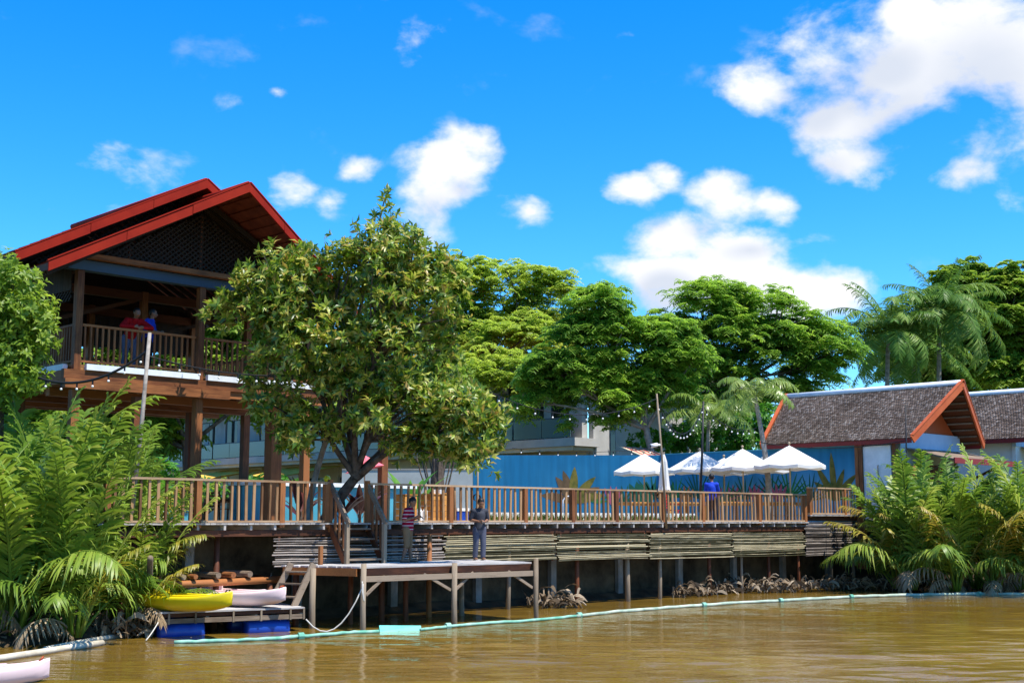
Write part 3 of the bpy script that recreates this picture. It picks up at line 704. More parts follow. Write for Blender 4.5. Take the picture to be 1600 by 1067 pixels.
            part('eave_board', MB().bar(e0+Vector((s*.02,0,-.04)), e1+Vector((s*.02,0,-.04)), .03, .16), M['darkwood'], w)
        part('ridge_cap', MB().tube([(am,bR+.02,zr+.08),(am,b_back,zr+.08)], .09, 8), M['fascia_red2'], w, True)
    roof(4.28, 8.10, 3.2, 10.42, 1.9, 5.4, 'porch_roof')
    roof(4.45, 8.50, 4.6, 10.88, 3.85, 11.2, 'main_roof')
    # lattice in the gables and along the left side: thin crossed laths
    def lattice(p0, ux, width, height_fn, z0, step=.16):
        """crossed laths clipped under a roof line; ux = unit vector along the panel"""
        mb = MB(); ux = Vector(ux); nrm = ux.cross(Vector((0,0,1)))
        H = max(height_fn(x*width/40) for x in range(41))
        for sgn in (1, -1):
            c = -H if sgn > 0 else 0.0
            end = width if sgn > 0 else width+H
            x = c
            while x < end:
                # clip the diagonal x(t)=x+sgn*t, z=t
                seg = []; t = 0
                while t <= H:
                    xx = x+sgn*t*1.25
                    if 0 <= xx <= width and t <= height_fn(xx): seg.append(t)
                    t += .03
                if len(seg) > 2:
                    pa = Vector(p0)+ux*(x+sgn*seg[0]*1.25)+Vector((0,0,z0+seg[0]))+nrm*(.012*sgn); pb = Vector(p0)+ux*(x+sgn*seg[-1]*1.25)+Vector((0,0,z0+seg[-1]))+nrm*(.012*sgn)
                    mb.bar(pa, pb, .012, .036, nrm.cross((pb-pa).normalized()))
                x += step
        return mb
    sl = (10.42-8.10)/4.28
    def under(x): return max(0, 10.42-abs(-8.6+x-am)*sl-.3-8.58)
    part('gable_lattice', lattice((-8.6,3.95,0), (1,0,0), 7.2, under, 8.58), M['shaded_darkwood'], w)
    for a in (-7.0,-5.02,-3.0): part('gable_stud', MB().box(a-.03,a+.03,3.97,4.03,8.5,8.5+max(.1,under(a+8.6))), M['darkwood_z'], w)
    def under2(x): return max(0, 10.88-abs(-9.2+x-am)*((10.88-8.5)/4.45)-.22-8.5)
    part('upper_gable_lattice', lattice((-9.2,5.1,0), (1,0,0), 8.4, under2, 8.45), M['shaded_darkwood'], w)
    part('side_lattice', lattice((-8.32,4.2,0), (0,1,0), 5.6, lambda x: .7, 7.5), M['shaded_darkwood'], w)
    for i in range(46):
        a0 = -8.1+i*.14; part('screen_board', MB().box(a0, a0+.134, 10.02, 10.045, 7.25+.03*(i%3), 8.7), M['shaded_darkwood'], w)
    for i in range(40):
        b0 = 4.2+i*.14; part('screen_board', MB().box(-8.36, -8.335, b0, b0+.134, 7.75, 8.6), M['shaded_darkwood'], w)
    part('back_gable', MB().prism([(-9.0,10.6,8.5),(-1.0,10.6,8.5),(am,10.6,10.7)], (0,.03,0)), M['shaded_darkwood'], w)
pavilion()
single('terrace_post', MB().box(1.35,1.57,4.4,4.6,DZ-.1,6.0), M['redwood'], 'tall square red brown post right of the tree trunk', 'post', (1.46,4.5,DZ))

# ------------------------------------------------------------------ vegetation kit
def unit(v): return v/np.maximum(np.linalg.norm(v, axis=-1, keepdims=True), 1e-9)
def leaf_tris(P, Dr, N, L, W, fold=.18, droop=.15):
    """folded leaves: base, two sides, midrib, tip; arrays (n,3)"""
    S = unit(np.cross(Dr, N)); L = L[:, None]; W = W[:, None]
    b = P; mid = P+Dr*L*.5; l = mid+S*W*.5+N*W*fold; r = mid-S*W*.5+N*W*fold; t = P+Dr*L-N*L*droop
    V = np.stack([b, l, mid, r, t], 1).reshape(-1, 3); k = np.arange(len(P))[:, None]*5
    F = np.concatenate([k+[0,2,1], k+[0,3,2], k+[1,2,4], k+[2,3,4]], 0); return V, F
def rosettes(cent, outd, k, L, W, spread=.9):
    n = len(cent); c = np.repeat(cent, k, 0); o = np.repeat(outd, k, 0); m = n*k
    ax = unit(np.cross(o, nr.normal(size=(n, 3)).repeat(k, 0))); ay = np.cross(o, ax)
    th = (np.tile(np.arange(k), n)*2.4+nr.uniform(0, 6.28, n).repeat(k))[:, None]
    ra = ax*np.cos(th)+ay*np.sin(th); s = nr.uniform(spread*.5, spread*1.25, (m, 1))
    d = unit(o*(1.1-s*.6)+ra*s+np.array([0,0,-.12])); nn = unit(o-ra*.35+nr.normal(size=(m,3))*.2); nn = unit(nn-d*np.sum(nn*d, 1, keepdims=True))
    ll = L*nr.uniform(.7, 1.2, m)
    return leaf_tris(c+o*nr.uniform(-.08, .04, (m,1)), d, nn, ll, W*ll/L*nr.uniform(.85,1.15,m), droop=.22)
def sprays(cent, outd, k, L, pairs, ll, w, droop=.35):
    """feathery compound leaves radiating from twig ends"""
    n = len(cent); m = n*k; c = np.repeat(cent, k, 0); o = np.repeat(outd, k, 0)
    az = (np.tile(np.arange(k)*6.283/k, n)+nr.uniform(0, 6.28, n).repeat(k)+nr.normal(0,.25,m))[:, None]
    d = unit(np.concatenate([np.cos(az), np.sin(az), nr.uniform(-.1,.85,(m,1))], 1)+o*.55)
    up = np.array([0,0,1.0]); side = unit(np.cross(d, up)); Ls = L*nr.uniform(.65,1.2,(m,1)); V = []
    for i in range(pairs):
        s = (i+.6)/pairs; base = c+d*Ls*s; base[:, 2] -= (droop*Ls*s*s)[:, 0]
        tl = ll*(1.15-.75*abs(s-.45)); dd = d+np.array([0,0,-1])*droop*s*1.4
        for sg in (-1, 1):
            tip = base+side*sg*tl+dd*tl*.45+nr.normal(0,.012,(m,3)); tip[:,2] -= tl*nr.uniform(.0,.9,m)
            V.append(np.stack([base-dd*w*.5, base+dd*w*.5, tip+dd*w*.35, tip-dd*w*.3], 1))
    V = np.concatenate(V, 0).reshape(-1, 3); F = np.arange(len(V)).reshape(-1, 4); return V, F
def in_ell(ells, n, shell=.5, lowcut=-1.0):
    """points through the outer part of a union of ellipsoids [(centre, radii)]"""
    vol = np.array([r[0]*r[1]*r[2] for _, r in ells])**(2/3.); out = []; dirs = []
    pick = nr.choice(len(ells), n, p=vol/vol.sum())
    for i in pick:
        c, r = ells[i]
        while True:
            d = unit(nr.normal(size=3)); 
            if d[2] >= lowcut: break
        rr = shell+(1-shell)*nr.random()**.5
        p = np.array(c)+d*np.array(r)*rr; q = d/np.array(r); out.append(p); dirs.append(q/np.linalg.norm(q))
    return np.array(out), np.array(dirs)
def px_ells(lst, d, depth=.8):
    """ellipses seen at distance d: (x, y, rx, ry[, dd]) -> solid ellipsoids"""
    out = []
    for e in lst:
        x, y, rx, ry = e[:4]; dd = d+(e[4] if len(e) > 4 else 0); p = at(x, y, dd); k = dd/2000.0
        out.append((np.array(p), (rx*k, min(rx, 1.6*ry)*k*depth, ry*k)))
    return out
def limb(mb, p, q, r0, r1, n=6, wob=.12, sides=7, arch=.15):
    p, q = Vector(p), Vector(q); L = (q-p).length; pts = []; rs = []
    o = Vector((rnd.uniform(-1,1), rnd.uniform(-1,1), rnd.uniform(-.3,.3)))*L*wob
    for i in range(n+1):
        t = i/n; pts.append(p.lerp(q, t)+o*math.sin(math.pi*t)+Vector((0,0,L*arch*math.sin(math.pi*t)))); rs.append(r0+(r1-r0)*t)
    mb.tube(pts, rs, sides, cap=False); return pts
def grow(tree_o, base, fork, targets, r, mat_, nlimb, seed):
    """trunk to a fork, main limbs to groups of targets, branches to each target"""
    b = BASE[tree_o.name]
    tr = MB(); top = limb(tr, base, fork, r, r*.7, 8, .06, 10, 0)
    part('trunk', tr, mat_, tree_o, True)
    T = np.array([list(t) for t in targets]); q = np.random.default_rng(seed)
    cen = T[q.choice(len(T), nlimb, replace=False)]
    for _ in range(6):
        lab = np.argmin(((T[:, None]-cen[None])**2).sum(2), 1)
        cen = np.array([T[lab == i].mean(0) if (lab == i).any() else cen[i] for i in range(nlimb)])
    for i in range(nlimb):
        g = T[lab == i]
        if not len(g): continue
        mb = MB(); c = Vector(cen[i]); end = Vector(fork).lerp(c, .85); pts = limb(mb, fork, end, r*.5, r*.2, 8, .1, 7, .06)
        for t in g:
            t = Vector(t); k = min(range(len(pts)), key=lambda j: (pts[j]-t).length+.25*abs(j-5)); k = max(2, k-1)
            limb(mb, pts[k], t, r*.2, r*.07, 5, .12, 5, .05)
        part('branch', mb, mat_, tree_o, True)

# ------------------------------------------------------------------ the large leafed tree by the steps
def almond():
    base = D(-2.6, 1.9, DZ-.1)
    t = thing('broadleaf_tree', 'broad tree with large glossy olive green leaves over the steps', 'tree', base, False)
    E1 = px_ells([(560,470,130,85),(600,405,85,55),(520,430,70,55),(420,440,66,44),(385,485,58,30),(440,490,64,48),(470,430,60,45),(430,555,50,40),(650,470,75,75),(690,440,40,45),
                  (500,545,85,55),(600,560,110,60),(690,545,55,55),(455,620,62,52),(420,590,30,25),(540,640,80,60),(620,640,90,65),(700,640,70,60),(745,620,48,50),
                  (735,690,50,38),(730,650,60,50),(640,690,50,30),(480,670,45,30),(430,640,35,30),(770,600,30,34)], 30.2, .95)
    P0, N0 = in_ell(E1, 560, .35); g0 = np.sin(P0[:,0]*1.9+.4)*np.sin(P0[:,1]*1.7+2.0)+np.sin(P0[:,2]*2.1+P0[:,0]*1.3)+nr.normal(0,.35,560); P0, N0 = P0[g0 > -.8], N0[g0 > -.8]; n0 = len(P0); P_ = np.repeat(P0, 8, 0)+nr.normal(0,.16,(n0*8,3)); N_ = unit(np.repeat(N0, 8, 0)+nr.normal(size=(n0*8,3))*.4)
    g = np.sin(P_[:,0]*2.3+1.0)*np.sin(P_[:,1]*2.1+.5)+np.sin(P_[:,2]*2.6+P_[:,0]*.9)*.8+nr.normal(0,.5,len(P_)); keep = g > -9; P_, N_ = P_[keep], N_[keep]
    fill = np.array([list(at(x, y, 30.2+rnd.uniform(-.5,.5))) for (x, y) in ((470,398),(490,405),(505,398),(515,412),(485,420),(500,430),(520,430),(530,405),(478,440),(460,410),(535,425),(510,450)) for _ in range(6)])+nr.normal(0,.14,(72,3))
    P_ = np.concatenate([P_, fill]); N_ = np.concatenate([N_, unit(nr.normal(size=(72,3))+[0,-.4,.6])])
    sp = []                                                # the leading shoot and a few stray twigs
    for (x, y) in ((606,300),(600,312),(612,322),(596,330),(608,340),(622,345),(600,352),(612,366),(603,378),(585,340),(553,352),(335,478),(318,492),(345,505),(350,462),(637,385),(665,378),(655,390),(790,660),(785,700),(760,712),(395,610),(405,640),(400,430),(475,385)):
        p = at(x, y, 30.8+rnd.uniform(-.3,.3)); sp.append(list(p))
    P_ = np.concatenate([P_, np.array(sp), np.array(sp)+nr.normal(0,.06,(len(sp),3))]); N_ = np.concatenate([N_, unit(nr.normal(size=(2*len(sp),3))+[0,0,.7])])
    N_ = unit(N_*.7+nr.normal(size=N_.shape)*.35+np.array([0,0,.35]))
    V, F = rosettes(P_, N_, 8, .225, .08)
    b = np.array(t.location)
    put('crown', np_mesh('crown', V-b, F), M['leaf_almond'], t)
    fork = at(590, 700, 31.6); sel = P_[nr.choice(len(P_), 190, replace=False)]
    grow(t, base, at(556, 745, 31.4), [list(s) for s in sel], .17, M['bark'], 8, 3)
    mb = MB(); limb(mb, at(556,745,31.4), at(640,660,31), .13, .08, 6, .05, 8, -.02); part('branch', mb, M['bark'], t, True)
    mb = MB(); limb(mb, D(-3.1,1.9,DZ-.1), at(528,640,31.2), .085, .06, 6, .04, 8, 0); limb(mb, at(528,640,31.2), at(600,315,30.8), .06, .02, 10, .05, 6, 0); part('stem', mb, M['palebark'], t, True)
almond()

# ------------------------------------------------------------------ feathery trees behind the wall
def feather_tree(name, label, d, ells, base_px, fork_px, m_leaf, nspray, k, L, pairs, ll, w, r, nl, seed, shell=.55, lowcut=-.3, group=None, depth=.8, pad=.9, bark='bark', droop=.7):
    base = at(base_px[0], 800, d); base.z = 2.1
    t = thing(name, label, 'tree', base, False, group)
    E1 = px_ells(ells, d, depth)
    m_ = 7; npad = nspray//m_; pc, pn = in_ell(E1, npad, shell, lowcut)
    # each tuft is a little dome of sprays at a branch end
    off = unit(nr.normal(size=(npad, m_, 3)))*(nr.random((npad, m_, 1))**.45)*pad*nr.uniform(.7,1.25,(npad,1,1))*np.array([1,1,.72])
    P_ = (pc[:, None]+off).reshape(-1, 3); rad = (off/np.maximum(pad,.1)).reshape(-1, 3); N_ = unit(np.repeat(pn, m_, 0)*.3+rad*.8+np.array([0,-.1,.7])+nr.normal(size=P_.shape)*.3)
    V, F = sprays(P_, N_, k, L, pairs, ll, w, droop)
    put('crown', np_mesh('crown', V-np.array(base), F), M[m_leaf], t)
    grow(t, base, at(fork_px[0], fork_px[1], d), [list(p) for p in pc[nr.choice(npad, min(npad, 130), replace=False)]], r, M[bark], nl, seed)
    return t
feather_tree('rain_tree', 'wide domed yellow green rain tree behind the broadleaf tree', 74,
    [(790,452,115,42),(700,445,95,38),(850,485,62,42),(885,530,35,50),(760,505,110,38),(640,470,80,50),(690,535,80,45),(840,565,60,40),(600,540,70,60),(745,575,70,30),(560,600,90,50),(860,610,50,25),(650,610,90,30),(770,590,90,36,-9),(690,605,80,36,-9),(845,600,60,30,-8),(800,540,90,36,-6)],
    (700,800), (740,660), 'leaf_rain', 3900, 6, .58, 4, .17, .10, .34, 9, 5, pad=.95)
feather_tree('flame_tree', 'low spreading feathery green tree in front of the white hotel', 57,
    [(935,475,42,32),(965,520,75,32),(905,520,45,35),(1040,530,55,30),(895,575,80,35),(985,570,75,35),(945,615,80,34),(880,625,48,24),(1030,600,50,40),(930,662,45,18),(985,640,45,26),(1060,560,40,45),(850,600,36,24),(830,640,30,16),(900,600,60,30)],
    (1065,800), (1010,670), 'leaf_flame', 1900, 6, .62, 5, .16, .078, .2, 8, 6, bark='palebark', pad=.6)
feather_tree('flame_tree', 'taller feathery dark green tree under the long low cloud', 64,
    [(1110,480,60,38),(1180,475,55,32),(1060,525,50,38),(1150,525,95,45),(1230,520,60,40),(1285,545,52,42),(1200,575,110,40),(1110,585,80,40),(1290,595,50,32),(1240,620,80,25),(1080,635,60,30),(1160,640,60,25)],
    (1135,800), (1128,620), 'leaf_flame', 2100, 6, .64, 5, .16, .078, .24, 9, 7, pad=.7)
feather_tree('leafy_tree', 'bright green leafy tree rising behind the coconut palms', 95,
    [(1510,455,48,42),(1480,510,65,45),(1540,540,60,55),(1440,570,60,45),(1500,600,70,35)], (1515,800), (1512,620), 'leaf_bright', 2300, 6, .6, 4, .26, .16, .3, 6, 8, pad=.9, group='trees behind the bungalows')
feather_tree('leafy_tree', 'bright green leafy tree at the right edge behind the second bungalow', 90,
    [(1590,455,48,38),(1575,510,60,52),(1620,560,60,60),(1555,585,50,40),(1650,480,60,60)], (1600,800), (1595,620), 'leaf_bright', 2300, 6, .6, 4, .26, .16, .3, 6, 9, pad=.9, group='trees behind the bungalows')
feather_tree('shade_tree', 'green tree behind the pavilion seen through its railings', 62,
    [(230,620,120,60),(330,600,110,60),(420,590,90,60),(150,640,90,60),(480,640,60,50),(80,600,90,60),(270,560,160,40),(450,560,80,40),(400,515,90,40),(330,540,60,30),(50,680,130,60),(150,710,90,50),(-40,640,90,90),(240,690,60,40)], (290,800), (290,700), 'leaf_bright', 2700, 6, .6, 4, .26, .14, .25, 7, 10, pad=1.0)

def foliage(name, label, cat, ells, n, L, W, m_leaf, base, trunk=None, group=None, shell=.3, k=7):
    t = thing(name, label, cat, base, False, group); P_, N_ = in_ell(ells, n, shell); N_ = unit(N_+np.array([0,0,.5])+nr.normal(size=N_.shape)*.4)
    V, F = rosettes(P_, N_, k, L, W, 1.1); put('crown', np_mesh('crown', V-np.array(t.location), F), M[m_leaf], t)
    if trunk: grow(t, base, trunk[0], [list(p) for p in P_[nr.choice(len(P_), 70, replace=False)]], trunk[1], M['bark'], 5, 4)
    else:
        mb = MB()
        for p in P_[nr.choice(len(P_), 14)]: limb(mb, base, p, .03, .01, 4, .1, 5)
        part('stem', mb, M['bark'], t, True)
    return t
foliage('leafy_tree', 'bright green bushy tree at the left edge beside the pavilion', 'tree',
        px_ells([(20,440,50,35),(-10,420,40,35),(45,480,45,28),(10,500,60,40),(60,530,32,32),(20,560,55,40),(-30,520,60,80),(70,500,25,16),(30,590,50,30),(-20,600,50,40)], 27.5, .9), 1150, .17, .075, 'leaf_bright',
        at(-10, 900, 28.5), (at(0,640,28.2), .13))
for (lab, e, d, n) in (('round green shrub between the small palms and the mural wall', [(1085,680,40,28),(1050,690,30,22),(1130,690,45,22),(1165,680,45,35),(1190,660,30,30),(1010,690,30,20)], 58, 800),
                       ('green shrub on the terrace beneath the pavilion floor, left end', [(150,720,60,40),(215,735,40,25)], 46, 420),
                       ('low green hedge at the foot of the hotel, behind the pavilion posts', [(300,770,60,20),(420,760,50,20),(250,740,30,25)], 50, 320)):
    b = at(e[0][0], 800, d); b.z = 2.1
    foliage('shrub', lab, 'shrub', px_ells(e, d, .9), n, .24, .11, 'leaf_shrub', b)
def woodland():
    P_ = []; q = np.random.default_rng(5)
    for i in range(260):
        th = q.uniform(-1.1, 1.1); d = q.uniform(130, 190); P_.append((d*math.sin(th), d*math.cos(th), q.uniform(2, 9.5)))
    P_ = np.array(P_); P_ = np.repeat(P_, 60, 0); P_ = P_+nr.normal(size=P_.shape)*[2.2,2.2,1.6]; N_ = unit(nr.normal(size=P_.shape)+[0,-.3,.6])
    V, F = rosettes(P_, N_, 4, .75, .4); o = put('woodland', np_mesh('woodland', V, F), M['leaf_shrub']); tag(o, 'dark green wood far behind the hotel and bungalows', 'woodland', kind='stuff')
woodland()

# ------------------------------------------------------------------ palms
def frond_mesh(seed, L, th0, th1, leaf, w, npair, start=.2, droop=.5, rr=.03, curl=1.4, fwd=.55):
    """midrib rising along +Z and bending over towards +X, leaflets both sides"""
    q = np.random.default_rng(seed); n = 14; pts = [np.zeros(3)]; tan = []
    for i in range(n):
        t = (i+.5)/n; th = th0+(th1-th0)*t**curl; dv = np.array([math.sin(th), .03*math.sin(seed+3*t), math.cos(th)]); tan.append(dv); pts.append(pts[-1]+dv*L/n)
    tan.append(tan[-1]); pts = np.array(pts); tan = np.array(tan)
    mb = MB(); mb.tube([Vector(p) for p in pts], [rr*(1-.85*i/n) for i in range(n+1)], 5)
    V = [np.array(mb.v)]; F = []
    for f in mb.f:
        if len(f) == 4: F += [(f[0],f[1],f[2]),(f[0],f[2],f[3])]
        else: F += [(f[0],f[i],f[i+1]) for i in range(1, len(f)-1)]
    base_n = len(mb.v)
    for i in range(npair):
        s = start+(1-start)*(i+.5)/npair; x = s*n; k = min(int(x), n-1); f = x-k
        p = pts[k]*(1-f)+pts[k+1]*f; t = tan[k]; nn = np.array([-t[2], 0, t[0]]); nn = -nn
        u = (i+.5)/npair; ln = leaf*(.55+.45*math.sin(math.pi*min(1, u*1.25+.12)))*(1-.45*max(0, u-.7)/.3)
        for sg in (-1, 1):
            if q.random() < .03: continue
            d = np.array([0, sg, 0])*(1-fwd*.55)+t*(fwd+.25*u)+(-nn if False else nn)*q.uniform(.0,.22); d += q.normal(0,.10,3); d /= np.linalg.norm(d)
            wd = np.cross(d, nn); wd /= np.linalg.norm(wd); g = np.array([0,0,-1.0])-.25*nn
            l2 = ln*q.uniform(.88,1.1); dr = droop*q.uniform(.6,1.4)
            c = [p, p+d*l2*.4+g*dr*l2*.10, p+d*l2*.75+g*dr*l2*.38, p+d*l2*.97+g*dr*l2*.72]
            hw = [w*.25, w*.5, w*.42]; vs = []
            for j in range(3): vs += [c[j]-wd*hw[j], c[j]+wd*hw[j]]
            vs.append(c[3]); b = base_n; V.append(np.array(vs)); base_n += 7
            F += [(b,b+1,b+3),(b,b+3,b+2),(b+2,b+3,b+5),(b+2,b+5,b+4),(b+4,b+5,b+6)]
    return np_mesh('frond', np.concatenate(V, 0), np.array(F))
def with_mat(me, m): me.materials.append(M[m]); return me
NIPA = [with_mat(frond_mesh(i, 4.2, R(1+3*(i%3)), R(26+14*(i%4)), 1.1, .078, 34+2*(i%3), .24, .75, .045, 1.7, .68), 'leaf_nipa') for i in range(6)]
NIPA_Y = [with_mat(frond_mesh(20+i, 3.8, R(8), R(70), 1.0, .055, 40, .24, 1.1, .04, 1.5, .65), 'leaf_nipa_yellow') for i in range(2)]
NIPA_L = [with_mat(frond_mesh(30+i, 3.3, R(14), R(92+10*i), 1.0, .052, 42, .22, 1.15, .04, 1.5, .62), 'leaf_nipa') for i in range(3)]
NIPA_D = [with_mat(frond_mesh(40+i, 2.6, R(25), R(150), .6, .05, 26, .25, 1.3, .035), 'leaf_dry') for i in range(2)]
def nipa(label, base, n, scale, q, group, lean=0.0, dry=3):
    t = thing('nipa_palm', label, 'palm', base, False, group)
    for i in range(n):
        az = 2.399*i+q.uniform(-.4,.4); up = i/n
        me = q.choice(NIPA) if up < .62 else (q.choice(NIPA_L) if q.random() < .7 else q.choice(NIPA_Y))
        tilt = R(0+16*up+q.uniform(-5,6)); s = scale*q.uniform(.78,1.08)*(1.0 if up < .62 else .9)
        o = put('frond', me, None, t, (.12*math.cos(az), .12*math.sin(az), 0), (0, tilt, az)); o.rotation_mode = 'XYZ'; o.scale = (s, s, s)
    for i in range(dry):
        s = scale*q.uniform(.5,.8); put('dry_frond', q.choice(NIPA_D), None, t, (0,0,.05), (0, R(q.uniform(5,30)), q.uniform(0,6.28))).scale = (s,s,s)
    return t
q = random.Random(21)
left = [(-45,25.5,1.15,''),(25,25.2,1.15,''),(85,27.4,1.25,''),(120,25.4,1.0,''),(160,27.6,1.0,''),(212,27.0,.74,''),(40,29.5,1.35,''),(190,29.6,1.05,'')]
ldesc = ['nipa palm at the left frame edge above the dirty boom','nipa palm on the left bank, second from the frame edge','tall nipa palm in the middle of the left clump','nipa palm in front of the left clump with drooping lower fronds',
         'nipa palm right of the middle of the left clump','smallest nipa palm overhanging the pontoon and yellow kayak','tallest nipa palm at the back of the left clump','nipa palm at the back of the left clump beside the boardwalk railing']
for (x, d, s, _), lab in zip(left, ldesc):
    b = at(x, 900, d); b.z = .1; nipa(lab, b, 17, s, q, 'nipa palms on the left bank')
right = [(1402,43.5,.80),(1425,42.4,.95),(1462,43.0,.9),(1492,41.6,.95),(1525,43.2,.85),(1555,41.8,.95),(1592,42.8,.92),(1630,41.0,1.0),(1445,45.0,1.0)]
rdesc = ['nipa palm beside the raised landing at the right end of the boardwalk','nipa palm under the bright arching frond by the white panel','nipa palm left of the middle of the right clump','nipa palm in the middle of the right clump, close to the water',
         'nipa palm behind the middle of the right clump, below the lean-to roof','nipa palm right of the middle of the right clump','nipa palm below the second bungalow gable','nipa palm at the right frame edge','tall nipa palm at the back of the right clump near the bungalow gable']
for (x, d, s), lab in zip(right, rdesc):
    b = at(x, 900, d); b.z = .1; nipa(lab, b, 18, s*1.12, q, 'nipa palms on the right bank', dry=2)
COCO = [with_mat(frond_mesh(50+i, 4.0, R(6), R(60+25*(i%4)), 1.05, .062, 46, .12, 1.0, .05, 1.3, .5), 'leaf_coco') for i in range(4)]
AREC = [with_mat(frond_mesh(60+i, 1.9, R(10), R(105+14*i), .55, .035, 30, .2, 1.0, .02, 1.2, .5), 'leaf_areca') for i in range(3)]
def palm(name, label, foot, head, r, meshes, n, s, q, tmax=100, group=None, bark='palebark'):
    t = thing(name, label, 'palm', foot, False, group)
    mb = MB(); pts = limb(mb, foot, head, r*1.2, r*.8, 10, .03, 9, 0); part('trunk', mb, M[bark], t, True)
    loc = Vector(head)-Vector(foot)
    for i in range(n):
        az = 2.399*i+q.uniform(-.3,.3); tilt = R(3+tmax*(i/n)**1.1+q.uniform(-6,6)); k = s*q.uniform(.85,1.1)
        put('frond', q.choice(meshes), None, t, loc, (q.uniform(-.2,.2), tilt, az)).scale = (k,k,k)
    return t
for (lab, x, y, d, s, n) in (('tall coconut palm with windblown crown above the bungalow ridge', 1468, 500, 82, 1.25, 44), ('coconut palm left of the tallest one, lower crown', 1388, 525, 80, 1.15, 40), ('coconut palm between the two crowns, set further back', 1428, 560, 88, 1.2, 36)):
    h = at(x, y, d); f = Vector((h.x+rnd.uniform(-.5,.5), h.y, 2.1)); palm('coconut_palm', lab, f, h, .16, COCO, n, s, q, 85, 'coconut palms behind the bungalow')
h = at(1180, 622, 47.5); f = at(1205, 812, 47.0); f.z = 2.2
palm('slender_palm', 'slender leaning palm standing among the parasols', f, h, .10, AREC, 16, 1.0, q, 60, 'small palms by the mural wall')
h = at(1108, 655, 56.5); f = Vector((h.x, h.y, 2.1))
palm('slender_palm', 'small feathery palm just behind the mural wall', f, h, .10, AREC, 17, 1.35, q, 60, 'small palms by the mural wall')
f = at(690, 640, 44); f = Vector((f.x-.1, f.y, 2.2))
t = foliage('trunk_tree', 'tree with a thick rough trunk behind the railing beside the orange crates', 'tree', px_ells([(690,570,50,28),(650,560,50,30),(720,600,36,22)], 44, .9), 260, .2, .08, 'leaf_bright', f)
mb = MB(); mb.tube([f+Vector((.04*math.sin(i*1.3),0,i*.42)) for i in range(13)], [.25-.008*i+.02*(i%2) for i in range(13)], 10); part('trunk', mb, M['bark'], t, True)

